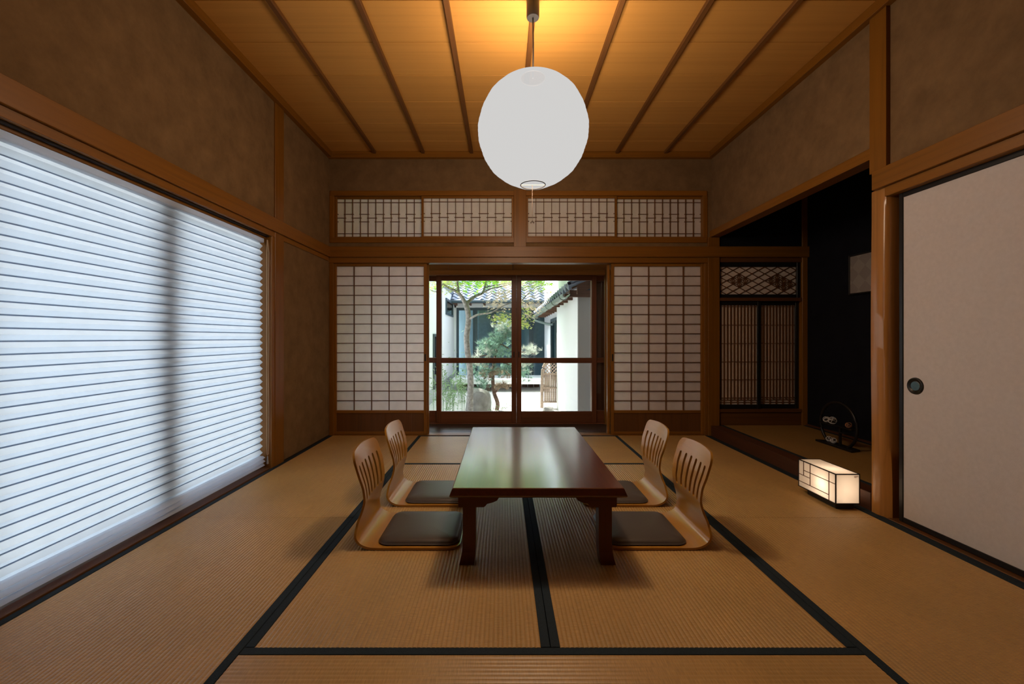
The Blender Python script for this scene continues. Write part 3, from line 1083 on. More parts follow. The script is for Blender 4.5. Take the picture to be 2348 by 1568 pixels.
tube('pull_cord', [(LX - 0.003, LY, zb_), (LX - 0.004, LY, 1.7), (LX - 0.003, LY, 1.597)], 0.0013, 'cord_brown', t, n=6)
for s in (-1, 1):
    prism('cord_toggle', [(LX - 0.003, 1.600), (LX - 0.003 + s * 0.011, 1.588), (LX - 0.003 + s * 0.008, 1.583), (LX - 0.003, 1.592)], 'y', LY - 0.004, LY + 0.004, 'cord_brown', t)
ld = bpy.data.lights.new('lantern_bulb', 'POINT')
ld.energy = LANTERN_POWER
ld.color = LANTERN_COLOR
ld.shadow_soft_size = 0.265
lo = bpy.data.objects.new('lantern_bulb', ld)
COL.objects.link(lo)
lo.parent = t
lo.location = (0, 0, LZ - ZC - 0.02)

# ------------------------------------------------------------------ floor lamp (andon)
ax0, ax1, ay0, ay1, az0, az1 = 1.862, 2.000, 2.362, 2.662, 0.034, 0.204
t = thing('floor_lamp', ((ax0 + ax1) / 2, (ay0 + ay1) / 2, 0.002), 'glowing box floor lamp of white paper in a thin black frame beside the alcove post', 'floor lamp')
box('base', ax0 + 0.018, ax1 - 0.018, ay0 + 0.022, ay1 - 0.055, 0.0018, az0, 'lacquer', t)
f = 0.0055
for xx in (ax0, ax1 - f):
    for yy in (ay0, ay1 - f):
        box('frame_post', xx, xx + f, yy, yy + f, az0, az1, 'lacquer', t, bev=0.0005)
for zz in (az0, az1 - f):
    for xx in (ax0, ax1 - f):
        box('frame_rail', xx, xx + f, ay0 + f, ay1 - f, zz, zz + f, 'lacquer', t, bev=0.0005)
    for yy in (ay0, ay1 - f):
        box('frame_rail', ax0 + f, ax1 - f, yy, yy + f, zz, zz + f, 'lacquer', t, bev=0.0005)
g = 0.0022
box('paper_side', ax0 + g, ax0 + g + 0.0006, ay0 + f, ay1 - f, az0 + f, az1 - f, 'andon_paper', t, bev=0)
box('paper_side', ax1 - g - 0.0006, ax1 - g, ay0 + f, ay1 - f, az0 + f, az1 - f, 'andon_paper', t, bev=0)
box('paper_side', ax0 + f, ax1 - f, ay0 + g, ay0 + g + 0.0006, az0 + f, az1 - f, 'andon_paper', t, bev=0)
box('paper_side', ax0 + f, ax1 - f, ay1 - g - 0.0006, ay1 - g, az0 + f, az1 - f, 'andon_paper', t, bev=0)
box('paper_top', ax0 + f, ax1 - f, ay0 + f, ay1 - f, az1 - g - 0.0006, az1 - g, 'andon_paper', t, bev=0)
box('bottom_board', ax0 + f, ax1 - f, ay0 + f, ay1 - f, az0 + 0.001, az0 + 0.003, 'white_plank', t, bev=0)
# asymmetric bars on the long face; u runs from the near corner, v from the bottom (fractions)
Ly, Hz = ay1 - ay0, az1 - az0


def abar(u0, u1, v0, v1, w=0.0022):
    ya0, ya1 = ay0 + u0 * Ly, ay0 + u1 * Ly
    za0, za1 = az0 + v0 * Hz, az0 + v1 * Hz
    if abs(u1 - u0) < 1e-6:
        box('lattice_bar', ax0, ax0 + 0.0022, ya0 - w, ya0 + w, za0, za1, 'kumiko', t, bev=0)
    else:
        box('lattice_bar', ax0, ax0 + 0.0022, ya0, ya1, za0 - w * 0.8, za0 + w * 0.8, 'kumiko', t, bev=0)


abar(0.168, 0.168, 0.0, 1.0)
abar(0.66, 0.66, 0.21, 1.0)
abar(0.845, 0.845, 0.47, 1.0)
abar(0.0, 0.845, 0.66, 0.66)
abar(0.168, 1.0, 0.21, 0.21)
abar(0.66, 1.0, 0.47, 0.47)
for (q0, q1, v) in ((0.080, 0.097, 0.93), (0.078, 0.099, 0.905), (0.080, 0.088, 0.88)):
    box('printed_mark', ax0 + q0 + 0.026, ax0 + q1 + 0.030, ay0 + 0.0012, ay0 + 0.0018, az0 + v * Hz - 0.0012, az0 + v * Hz + 0.0012, 'ink', t, bev=0)
ld = bpy.data.lights.new('floor_lamp_bulb', 'POINT')
ld.energy = ANDON_POWER
ld.color = ANDON_COLOR
ld.shadow_soft_size = 0.02
lo = bpy.data.objects.new('floor_lamp_bulb', ld)
COL.objects.link(lo)
lo.parent = t
lo.location = (-0.008, -0.045, 0.112)

# ------------------------------------------------------------------ low table
TX, TY0, TY1, TH = 0.147, 1.752, 2.955, 0.342
HWt = 0.357
t = thing('low_table', (TX, (TY0 + TY1) / 2, 0.002), 'low dark red lacquered wooden table with a glossy top in mid room', 'table')
bm = bmesh.new()
prevr = None
for (ins, z) in ((0.020, 0.304), (-0.006, 0.3045), (-0.0105, 0.309), (-0.0105, 0.314), (-0.006, 0.325), (0.0, 0.3395), (0.003, 0.342)):
    hx, hy = HWt - ins, (TY1 - TY0) / 2 - ins
    ring = [bm.verts.new((sx * hx, sy * hy, z - 0.002)) for sx, sy in ((-1, -1), (1, -1), (1, 1), (-1, 1))]
    if prevr:
        for k in range(4):
            bm.faces.new((prevr[k], prevr[(k + 1) % 4], ring[(k + 1) % 4], ring[k]))
    else:
        bm.faces.new(ring[::-1])
    prevr = ring
bm.faces.new(prevr)
link('table_top', mesh_from_bm(bm, 'table_top'), 'table_y', (TX, (TY0 + TY1) / 2, 0.002), t)
for sx in (-1, 1):
    for (yy, sy) in ((TY0 + 0.048, 1), (TY1 - 0.048, -1)):
        # leg flared outward at the foot
        bm = bmesh.new()
        pr = None
        xo, xi = 0.318, 0.262
        for (z, fl_) in ((0.305, 0), (0.10, 0), (0.05, 0.003), (0.025, 0.008), (0.0, 0.014)):
            P4 = [(sx * (xo + fl_), yy - sy * fl_ * 0.6), (sx * (xo + fl_), yy + sy * 0.058), (sx * (xi + fl_ * 0.5), yy + sy * 0.058), (sx * (xi + fl_ * 0.5), yy - sy * fl_ * 0.6)]
            ring = [bm.verts.new((p[0], p[1] - (TY0 + TY1) / 2, z)) for p in P4]
            if pr:
                for k in range(4):
                    bm.faces.new((pr[k], pr[(k + 1) % 4], ring[(k + 1) % 4], ring[k]))
            else:
                bm.faces.new(ring)
            pr = ring
        bm.faces.new(pr)
        bmesh.ops.recalc_face_normals(bm, faces=bm.faces[:])
        link('leg', mesh_from_bm(bm, 'leg'), 'table_frame_z', (TX, (TY0 + TY1) / 2, 0.002), t)
        # curved brackets along the end and the side
        prof = [(0.336, 0.3045), (0.336, 0.252), (0.332, 0.248), (0.230, 0.248), (0.222, 0.252), (0.214, 0.262), (0.190, 0.268), (0.172, 0.276), (0.164, 0.288), (0.154, 0.298), (0.150, 0.3045)]
        pp = [(TX + sx * a, z) for a, z in prof]
        prism('end_bracket', pp, 'y', yy - sy * 0.012, yy + sy * 0.016, 'table_frame_x', t)
        prof = [(0.0, 0.3045), (0.0, 0.248), (0.095, 0.248), (0.105, 0.262), (0.140, 0.272), (0.165, 0.290), (0.178, 0.3045)]
        pp = [(yy + sy * (a + 0.016), z) for a, z in prof]
        prism('side_bracket', pp, 'x', TX + sx * 0.300, TX + sx * 0.328, 'table_frame_y', t)

# ------------------------------------------------------------------ legless chairs (zaisu)
def chair_shell():
    ctrl = [(0.490, 0.006), (0.40, 0.006), (0.30, 0.006), (0.20, 0.006), (0.115, 0.006), (0.068, 0.010), (0.030, 0.026), (0.010, 0.052), (0.008, 0.085), (0.014, 0.125),
            (0.023, 0.165), (0.028, 0.205), (0.025, 0.25), (0.013, 0.31), (-0.005, 0.37), (-0.027, 0.444)]
    dense = spline([(a, 0, c) for a, c in ctrl], 900)
    L = [0.0]
    for p, q in zip(dense, dense[1:]):
        L.append(L[-1] + (q - p).length)
    total = L[-1]

    def at(s):
        s = max(0.0, min(total, s))
        lo_, hi_ = 0, len(L) - 1
        while hi_ - lo_ > 1:
            mid = (lo_ + hi_) // 2
            if L[mid] <= s:
                lo_ = mid
            else:
                hi_ = mid
        f_ = (s - L[lo_]) / max(1e-9, L[hi_] - L[lo_])
        return dense[lo_].lerp(dense[hi_], f_)

    def s_of_z(z):
        for i in range(len(dense) - 1, 0, -1):
            if dense[i].z <= z and i > 350:
                return L[i]
        return 0
    # half width along s, by height on the back
    knots = [(0.0, 0.195), (s_of_z(0.02), 0.195), (s_of_z(0.06), 0.190), (s_of_z(0.11), 0.172), (s_of_z(0.16), 0.157), (s_of_z(0.20), 0.155), (s_of_z(0.26), 0.166), (s_of_z(0.33), 0.180), (s_of_z(0.39), 0.180), (total, 0.172)]
    knots[1] = (0.40, 0.195)

    def hw(s):
        for (a, wa), (c, wc) in zip(knots, knots[1:]):
            if s <= c:
                f_ = (s - a) / (c - a)
                f_ = f_ * f_ * (3 - 2 * f_)
                return wa + (wc - wa) * f_
        return knots[-1][1]

    def hwr(s):
        w = hw(s)
        for (d, r) in ((total - s, 0.032), (s, 0.055)):
            if d < r:
                w = w - r + math.sqrt(max(0, r * r - (r - d) ** 2))
        return w
    sa, sb = s_of_z(0.196), s_of_z(0.382)
    slist = [0, 0.002, 0.006, 0.012, 0.02, 0.03, 0.042, 0.055]
    s = 0.09
    while s < 0.33:
        slist.append(s)
        s += 0.045
    while s < sa - 0.01:
        slist.append(s)
        s += 0.010
    while s < sb + 0.008:
        slist.append(s)
        s += 0.0035
    while s < total - 0.045:
        slist.append(s)
        s += 0.008
    slist += [total - d for d in (0.045, 0.036, 0.028, 0.02, 0.013, 0.007, 0.003, 0.001, 0.0)]
    NY = 100
    slots = [(-0.125 + 0.05 * i) for i in range(6)]
    slot_r = 0.0105
    s0, s1 = s_of_z(0.205) + slot_r, s_of_z(0.372) - slot_r

    def capsule(y, s_, yc):
        # distance outside the capsule outline; slots fan slightly with the width
        k = hw(s_) / 0.168
        yc_ = yc * k
        sc_ = min(max(s_, s0), s1)
        return math.hypot(y - yc_, s_ - sc_) - slot_r, yc_, sc_

    pos = {}
    bm = bmesh.new()
    grid = []
    for s_ in slist:
        row = []
        for j in range(NY + 1):
            tt = -1 + 2 * j / NY
            row.append([s_, tt * hwr(s_)])
        grid.append(row)
    keep = []
    for i in range(len(slist) - 1):
        kr = []
        for j in range(NY):
            cs = (grid[i][j][0] + grid[i + 1][j + 1][0]) / 2
            cy = (grid[i][j][1] + grid[i + 1][j + 1][1] + grid[i][j + 1][1] + grid[i + 1][j][1]) / 4
            kr.append(not any(capsule(cy, cs, yc)[0] < 0 for yc in slots))
        keep.append(kr)
    for i in range(len(slist)):
        for j in range(NY + 1):
            adj = [keep[a][c] for a in (i - 1, i) for c in (j - 1, j) if 0 <= a < len(keep) and 0 <= c < NY]
            if adj and not all(adj) and any(adj):
                s_, y = grid[i][j]
                best = min((capsule(y, s_, yc) for yc in slots), key=lambda q: abs(q[0]))
                d, yc_, sc_ = best
                v = Vector((y - yc_, s_ - sc_))
                if v.length > 1e-6:
                    v *= slot_r / v.length
                    grid[i][j] = [sc_ + v.y, yc_ + v.x]

    def place(s_, y):
        rise = min(1.0, max(0.0, (s_ - s_of_z(0.10)) / (s_of_z(0.27) - s_of_z(0.10))))
        rise = rise * rise * (3 - 2 * rise)
        w = max(hw(s_), 0.05)
        q = (y / w) ** 2
        topw = max(0.0, (s_ - s_of_z(0.33)) / (total - s_of_z(0.33)))
        p = at(s_ - 0.012 * q * topw)
        bow = 0.015 * q * rise
        return Vector((p.x + bow, y, p.z))
    vs = [[bm.verts.new(place(*grid[i][j])) for j in range(NY + 1)] for i in range(len(slist))]
    for i in range(len(slist) - 1):
        for j in range(NY):
            if keep[i][j]:
                bm.faces.new((vs[i][j], vs[i][j + 1], vs[i + 1][j + 1], vs[i + 1][j]))
    bmesh.ops.delete(bm, geom=[v for v in bm.verts if not v.link_faces], context='VERTS')
    bmesh.ops.recalc_face_normals(bm, faces=bm.faces[:])
    up = sum((f_.normal.z * f_.calc_area() for f_ in bm.faces), 0.0)
    if up < 0:
        bmesh.ops.reverse_faces(bm, faces=bm.faces[:])
    bmesh.ops.solidify(bm, geom=bm.faces[:], thickness=-0.010)
    bmesh.ops.recalc_face_normals(bm, faces=bm.faces[:])
    zmin = min(v.co.z for v in bm.verts)
    for v in bm.verts:
        v.co.z -= zmin
    me = mesh_from_bm(bm, 'bent_ply')
    smooth(me, 45)
    return me


def pad_mesh(lx, ly, h, r):
    """puffy rounded-rectangle pad, flat below"""
    bm = bmesh.new()

    def outline(ins):
        pts = []
        rr = max(0.004, r - ins)
        hx, hy = lx / 2 - ins, ly / 2 - ins
        for (cx_, cy_, a0_) in ((hx - rr, hy - rr, 0), (-hx + rr, hy - rr, 90), (-hx + rr, -hy + rr, 180), (hx - rr, -hy + rr, 270)):
            for k in range(9):
                a = math.radians(a0_ + k * 90 / 8)
                pts.append((cx_ + rr * math.cos(a), cy_ + rr * math.sin(a)))
        return pts
    prof = [(0.004, 0.0), (0.0, 0.003), (-0.0015, 0.005), (0.0, 0.0065), (0.0022, 0.007), (0.004, 0.0105), (0.009, 0.0155), (0.018, 0.0195), (0.035, 0.0225), (0.06, 0.0245), (0.10, 0.0255), (0.14, 0.026)]
    rings = []
    for ins, z in prof:
        rings.append([bm.verts.new((x, y, z * h / 0.026)) for x, y in outline(ins)])
    n = len(rings[0])
    for A, B in zip(rings, rings[1:]):
        for k in range(n):
            bm.faces.new((A[k], A[(k + 1) % n], B[(k + 1) % n], B[k]))
    bm.faces.new(rings[0][::-1])
    bm.faces.new(rings[-1])
    bmesh.ops.recalc_face_normals(bm, faces=bm.faces[:])
    me = mesh_from_bm(bm, 'pad')
    smooth(me, 60)
    return me


shell_me = chair_shell()
pad_me = pad_mesh(0.378, 0.352, 0.030, 0.055)
shell_me.materials.append(M['ply_y'])
pad_me.materials.append(M['leather'])
for (x, y, rz, lab) in ((-0.686, 2.112, 0, 'legless bentwood chair with dark pad, nearer one on the left of the table'),
                        (-0.675, 2.604, 0, 'legless bentwood chair with dark pad, farther one on the left of the table'),
                        (0.962, 2.112, math.pi, 'legless bentwood chair with dark pad, nearer one on the right of the table'),
                        (0.954, 2.604, math.pi, 'legless bentwood chair with dark pad, farther one on the right of the table')):
    t = thing('legless_chair', (x, y, 0.0015), lab, 'chair', 'legless chairs around the low table', rotz=rz)
    a = bpy.data.objects.new('bent_shell', shell_me)
    c = bpy.data.objects.new('seat_pad', pad_me)
    for q in (a, c):
        COL.objects.link(q)
        q.parent = t
    c.location = (0.293, 0, 0.0098)

# ------------------------------------------------------------------ ring stand with balls in the alcove
t = thing('ring_stand', (2.668, 3.36, 0.1008), 'black ring-shaped display stand on the alcove tatami', 'display stand')
yc0, yc1 = 3.175, 3.545
rx = 2.668
prism('base', [(rx - 0.045, yc0), (rx + 0.045, yc0 + 0.03), (rx + 0.045, yc1 - 0.03), (rx - 0.045, yc1)], 'z', 0.1012, 0.117, 'lacquer_y', t, bev=0.002)
ring = []
R_ = 0.182
for k in range(61):
    a = math.radians(-58 + 296 * k / 60)
    ring.append((rx, 3.36 + R_ * math.cos(a), 0.270 + R_ * math.sin(a)))
zlow = ring[0][2]
tube('ring', [(rx, ring[0][1] - 0.005, 0.117)] + ring + [(rx, ring[-1][1] + 0.005, 0.117)], 0.011, 'lacquer_y', t, n=8)
box('post', rx - 0.008, rx + 0.008, 3.33, 3.348, 0.117, 0.268, 'lacquer', t)
box('shelf', rx - 0.028, rx + 0.028, 3.20, 3.525, 0.262, 0.270, 'lacquer', t)
box('small_shelf', rx - 0.024, rx + 0.024, 3.275, 3.40, 0.218, 0.225, 'lacquer', t)


def lattice_ball(x, y, z, r, mat, label, stripes):
    t = thing('woven_ball', (x, y, z - r), label, 'ball', 'woven balls on the ring stand')
    bm = bmesh.new()
    bmesh.ops.create_icosphere(bm, subdivisions=2, radius=r * 0.88)
    me = mesh_from_bm(bm, 'core')
    smooth(me, 80)
    link('core', me, 'ball_dark', (x, y, z), t)
    rnd = random.Random(stripes)
    for k in range(stripes):
        ax_ = Vector((rnd.uniform(-1, 1), rnd.uniform(-1, 1), rnd.uniform(-1, 1))).normalized()
        u = ax_.orthogonal().normalized()
        v = ax_.cross(u)
        d = rnd.uniform(0.15, 0.7) * r
        rr = math.sqrt(r * r - d * d) * 0.97
        pts = [Vector((x, y, z)) + ax_ * d + u * (rr * math.cos(2 * math.pi * q / 20)) + v * (rr * math.sin(2 * math.pi * q / 20)) for q in range(20)]
        tube('strand', pts, r * 0.055, mat, t, n=5, closed=True)


lattice_ball(rx, 3.480, 0.2945, 0.0245, 'ball_white', 'white laced dark ball at the far left of the stand shelf', 9)
lattice_ball(rx - 0.004, 3.412, 0.2985, 0.0285, 'ball_white', 'larger white laced dark ball next left of the stand post', 11)
lattice_ball(rx + 0.004, 3.262, 0.2920, 0.0220, 'ball_copper', 'copper coloured laced ball alone on the right of the shelf', 8)
lattice_ball(rx, 3.452, 0.1390, 0.0220, 'ball_white', 'left one of two pale balls on the base of the stand', 10)
lattice_ball(rx - 0.006, 3.398, 0.1395, 0.0225, 'ball_white', 'right one of two pale balls on the base of the stand', 12)

# ------------------------------------------------------------------ the garden
GZ = -0.35
bm = bmesh.new()
bmesh.ops.create_grid(bm, x_segments=2, y_segments=2, size=40)
o = link('ground', mesh_from_bm(bm, 'ground'), 'gravel', (0, 8, GZ))
tag(o, kind='structure')

# ---- house on the left side of the court
XLH = -1.45
t = thing('side_house', (XLH - 1.5, 9.0, GZ), 'white plastered house wing along the left side of the garden', 'building')
YE = 12.6
mbox('wall', [(XLH - 3, XLH, 7.4, YE + 0.1, GZ + 0.28, 2.25)], 'stucco_white', kind=None, parent=t)
mbox('footing', [(XLH - 3, XLH + 0.012, 7.4, YE + 0.1, GZ, GZ + 0.28)], 'footing', kind=None, parent=t)
prism('roof', [(XLH - 3.2, 3.2), (XLH + 0.02, 2.2), (XLH + 0.02, 2.32), (XLH - 3.2, 3.34)], 'y', 7.3, YE + 0.2, 'rooftile', t)


def wall_window_x(xw, y0, y1, z0, z1, parent, bars=1):
    """window in a wall that faces +x"""
    w = box('window', xw - 0.02, xw + 0.004, y0, y1, z0, z1, 'blue_interior', parent, bev=0)
    d = 0.055
    for (a, c, e, g_) in ((y0, y0 + d, z0, z1), (y1 - d, y1, z0, z1), (y0 + d, y1 - d, z0, z0 + d), (y0 + d, y1 - d, z1 - d, z1)):
        box('window_frame', xw - 0.01, xw + 0.035, a, c, e, g_, 'alu_dark', w, bev=0)
    box('pane', xw + 0.010, xw + 0.016, y0 + d, y1 - d, z0 + d, z1 - d, 'dark_pane', w, bev=0)
    return w


wall_window_x(XLH, 10.65, 12.1, 1.56, 1.98, t)
wall_window_x(XLH, 8.72, 9.75, -0.10, 1.05, t)

# ---- house at the end of the court
t = thing('rear_house', (0, YE + 1.5, GZ), 'white house with tiled roof and dark glazed doors at the end of the garden', 'building')
zdt = EYE + (775 - 705) * YE / FPX
zdb = EYE - (873 - 775) * 12.0 / FPX
mbox('wall', [(XLH, 3.4, YE, YE + 0.2, zdt, 2.3), (XLH, (1046 - 1153) * YE / FPX, YE, YE + 0.2, GZ, 2.3), (1.42, 1.62, YE, YE + 0.2, GZ, 2.3), (2.2, 3.4, YE, YE + 0.2, GZ, 2.3), (XLH, 3.4, YE + 0.6, YE + 0.7, GZ, 2.3),
              (XLH, 3.4, YE, YE + 0.7, GZ, -0.32)], 'stucco_white', kind=None, parent=t)
box('back_room', XLH + 0.05, 3.3, YE + 0.56, YE + 0.59, -0.3, 2.2, 'blue_interior', t, bev=0)
dx0, dx1 = (1046 - 1153) * YE / FPX, 1.42
nd = 5
for i in range(nd):
    a, c = dx0 + (dx1 - dx0) * i / nd, dx0 + (dx1 - dx0) * (i + 1) / nd
    yy = YE + (0.03 if i % 2 else 0.075)
    d = box('door', a, c, yy + 0.03, yy + 0.035, zdb - 0.1, zdt, 'dark_pane', t, bev=0)
    for (e, g_, h_, q) in ((a, a + 0.07, zdb - 0.1, zdt), (c - 0.07, c, zdb - 0.1, zdt), (a + 0.07, c - 0.07, zdt - 0.08, zdt), (a + 0.07, c - 0.07, zdb - 0.1, zdb + 0.02)):
        box('door_frame', e, g_, yy, yy + 0.06, h_, q, 'alu_dark', d, bev=0)
    if i in (1, 4):
        box('curtain', a + 0.1, c - 0.08, yy + 0.2, yy + 0.23, 0.2, zdt, 'footing', d, bev=0)
# a deck bench along the doors
t2 = thing('deck_bench', (0.2, 11.0, GZ), 'long white plank bench on dark legs before the glazed doors', 'bench')
for k in range(4):
    box('plank', XLH + 0.2, 1.06, 10.35 + k * 0.29, 10.35 + k * 0.29 + 0.28, -0.10, -0.045, 'white_plank', t2)
box('front_beam', XLH + 0.2, 1.06, 10.33, 10.37, -0.165, -0.10, 'white_plank', t2)
for xx in (-1.1, -0.4, 0.3, 0.95):
    box('leg', xx, xx + 0.08, 10.5, 10.58, GZ, -0.10, 'grey_wood', t2)
for k in range(14):
    xx = -1.25 + k * 0.16
    box('skirting_board', xx, xx + 0.152, 11.3, 11.33, GZ, -0.10, 'dark', t2)

# tiled roof
roof = link('roof', bpy.data.meshes.new('roof'), None, (0, 0, 0), t)
roof.location = -WL[t.name]
SL = 0.46
ye, ze = 11.75, 2.03
sl = math.atan(SL)
bm = bmesh.new()
for (y_, z_) in ((ye, ze - 0.05), (ye + 5, ze - 0.05 + 5 * SL)):
    for x_ in (XLH - 0.6, 4.0):
        bm.verts.new((x_, y_, z_))
bm.verts.ensure_lookup_table()
v = bm.verts
bm.faces.new((v[0], v[1], v[3], v[2]))
rf = bmesh.ops.extrude_face_region(bm, geom=bm.faces[:])
for q in rf['geom']:
    if isinstance(q, bmesh.types.BMVert):
        q.co.z -= 0.05
bmesh.ops.recalc_face_normals(bm, faces=bm.faces[:])
bm.to_mesh(roof.data)
bm.free()
roof.data.materials.append(M['eave_wood_x'])
WL[roof.name] = Vector((0, 0, 0))
# one wavy clay tile, shared
TW, TL = 0.27, 0.27


def tile_mesh(tw, tl):
    bm = bmesh.new()
    nx = 9
    top, bot = [], []
    for j, y_ in enumerate((0.0, tl)):
        for i in range(nx + 1):
            u = i / nx
            z_ = 0.034 * math.cos(2 * math.pi * (u - 0.1)) - (0.022 if j else 0.0)
            top.append(bm.verts.new(((u - 0.5) * tw * 1.06, y_, z_ + 0.045)))
            bot.append(bm.verts.new(((u - 0.5) * tw * 1.06, y_, z_ + 0.005)))
    n = nx + 1
    for i in range(nx):
        bm.faces.new((top[i], top[i + 1], top[n + i + 1], top[n + i]))
        bm.faces.new((bot[i], bot[n + i], bot[n + i + 1], bot[i + 1]))
        bm.faces.new((bot[i], bot[i + 1], top[i + 1], top[i]))
    bmesh.ops.recalc_face_normals(bm, faces=bm.faces[:])
    me = mesh_from_bm(bm, 'roof_tile')
    smooth(me, 50)
    me.materials.append(M['rooftile'])
    return me


tm = tile_mesh(TW, TL)
rows_ = 11
for r_ in range(rows_):
    for c_ in range(14):
        q = bpy.data.objects.new('roof_tile', tm)
        COL.objects.link(q)
        q.parent = roof
        d = r_ * 0.235
        q.location = (-1.55 + c_ * TW, ye - 0.05 + d * math.cos(sl), ze - 0.05 + d * math.sin(sl) + 0.004)
        q.rotation_euler = (sl, 0, 0)
tube('gutter', [(XLH - 0.1, ye - 0.10, ze - 0.055), (2.4, ye - 0.10, ze - 0.055)], 0.045, 'alu_dark', t, n=8)
for k in range(9):
    box('rafter', -1.40 + k * 0.42, -1.40 + k * 0.42 + 0.05, ye, YE, ze - 0.10, ze - 0.04, 'eave_wood', t)

# ---- house on the right side of the court
XRH = 1.012
t = thing('right_house', (XRH + 1.2, 7.0, GZ), 'white plastered house corner with gutter and tiled eaves at the right of the garden', 'building')
mbox('wall', [(XRH, XRH + 2.5, 5.72, 7.92, GZ, 2.6)], 'stucco_white', kind=None, parent=t)
mbox('front_wall', [(XRH + 0.004, XRH + 2.5, 5.70, 5.72, GZ, 2.6)], 'stucco_shaded', kind=None, parent=t)  # same wall darkened: shade on its front face put into the colour
mbox('rear_wall', [(XRH + 0.13, XRH + 2.5, 7.92, 11.6, GZ, 2.6)], 'stucco_white', kind=None, parent=t)


def wall_window_nx(xw, y0, y1, z0, z1, parent):
    w = box('window', xw - 0.004, xw + 0.02, y0, y1, z0, z1, 'blue_interior', parent, bev=0)
    d = 0.06
    for (a, c, e, g_) in ((y0, y0 + d, z0, z1), (y1 - d, y1, z0, z1), (y0 + d, y1 - d, z0, z0 + d), (y0 + d, y1 - d, z1 - d, z1), ((y0 + y1) / 2 - d / 2, (y0 + y1) / 2 + d / 2, z0 + d, z1 - d)):
        box('window_frame', xw - 0.035, xw + 0.01, a, c, e, g_, 'alu_dark', w, bev=0)
    box('pane', xw - 0.016, xw - 0.010, y0 + d, y1 - d, z0 + d, z1 - d, 'dark_pane', w, bev=0)


wall_window_nx(XRH + 0.13, 8.05, 9.85, 0.05, 1.40, t)
box('wall_vent', XRH + 0.06, XRH + 0.5, 5.685, 5.70, 1.60, 1.80, 'alu_dark', t)
# roof pitched down towards the court
gxx, gzz = 0.845, 1.555
sl2 = math.radians(24)
roof2 = prism('roof', [(gxx + 0.06, gzz + 0.05), (gxx + 2.4, gzz + 0.05 + 2.34 * math.tan(sl2)), (gxx + 2.4, gzz + 0.12 + 2.34 * math.tan(sl2)), (gxx + 0.04, gzz + 0.10)], 'y', 5.5, 11.7, 'eave_wood_y', t)
tm2 = tile_mesh(0.26, 0.27)
for r_ in range(3):
    for c_ in range(24):
        q = bpy.data.objects.new('roof_tile', tm2)
        COL.objects.link(q)
        q.parent = roof2
        d = r_ * 0.235 - 0.03
        wpos = Vector((gxx + 0.04 + d * math.cos(sl2), 5.58 + c_ * 0.26, gzz + 0.075 + d * math.sin(sl2)))
        q.location = wpos - WL[roof2.name]
        q.rotation_euler = (Matrix.Rotation(math.radians(-90), 3, 'Z') @ Matrix.Rotation(sl2, 3, 'X')).to_euler()
# verge tiles on the gable edge
for c_ in range(7):
    d = c_ * 0.24
    tube('verge_tile', [(gxx + 0.02 + d * math.cos(sl2), 5.50, gzz + 0.15 + d * math.sin(sl2)), (gxx + 0.27 + d * math.cos(sl2), 5.50, gzz + 0.16 + (d + 0.25) * math.sin(sl2))], [0.07, 0.06], 'rooftile', t, n=10)
prism('barge_board', [(gxx + 0.12, gzz - 0.02), (gxx + 2.3, gzz - 0.02 + 2.18 * math.tan(sl2)), (gxx + 2.3, gzz + 0.11 + 2.18 * math.tan(sl2)), (gxx + 0.12, gzz + 0.10)], 'y', 5.48, 5.51, 'eave_wood_x', t)
# half-round gutter
bm = bmesh.new()
pr = None
for y_ in (5.62, 11.75):
    ringo = []
    for k in range(9):
        a = math.pi + math.pi * k / 8
        ringo.append(bm.verts.new((0.055 * math.cos(a), y_ - 8.5, 0.055 * math.sin(a))))
    for k in range(8, -1, -1):
        a = math.pi + math.pi * k / 8
        ringo.append(bm.verts.new((0.049 * math.cos(a), y_ - 8.5, 0.049 * math.sin(a))))
    if pr:
        n = len(ringo)
        for k in range(n):
            bm.faces.new((pr[k], pr[(k + 1) % n], ringo[(k + 1) % n], ringo[k]))
    pr = ringo
me = mesh_from_bm(bm, 'gutter')
smooth(me, 40)
gut = link('gutter', me, 'gutter', (gxx, 8.5, gzz), t)
for k in range(7):
    y_ = 5.9 + k * 0.95
    tube('gutter_clip', [(gxx + 0.06 * math.cos(math.pi + math.pi * q / 8), y_, gzz + 0.06 * math.sin(math.pi + math.pi * q / 8)) for q in range(9)], 0.008, 'gutter', gut, n=5)
for k in range(13):
    y_ = 5.65 + k * 0.46
    box('rafter', gxx + 0.05, gxx + 0.4, y_, y_ + 0.055, gzz - 0.04, gzz + 0.05, 'eave_wood', t)
tube('downpipe', [(gxx, 11.2, gzz - 0.05), (gxx + 0.02, 11.15, gzz - 0.13), (gxx + 0.24, 10.4, gzz - 0.24), (XRH + 0.2, 9.0, gzz - 0.32)], 0.032, 'gutter', t, n=8)

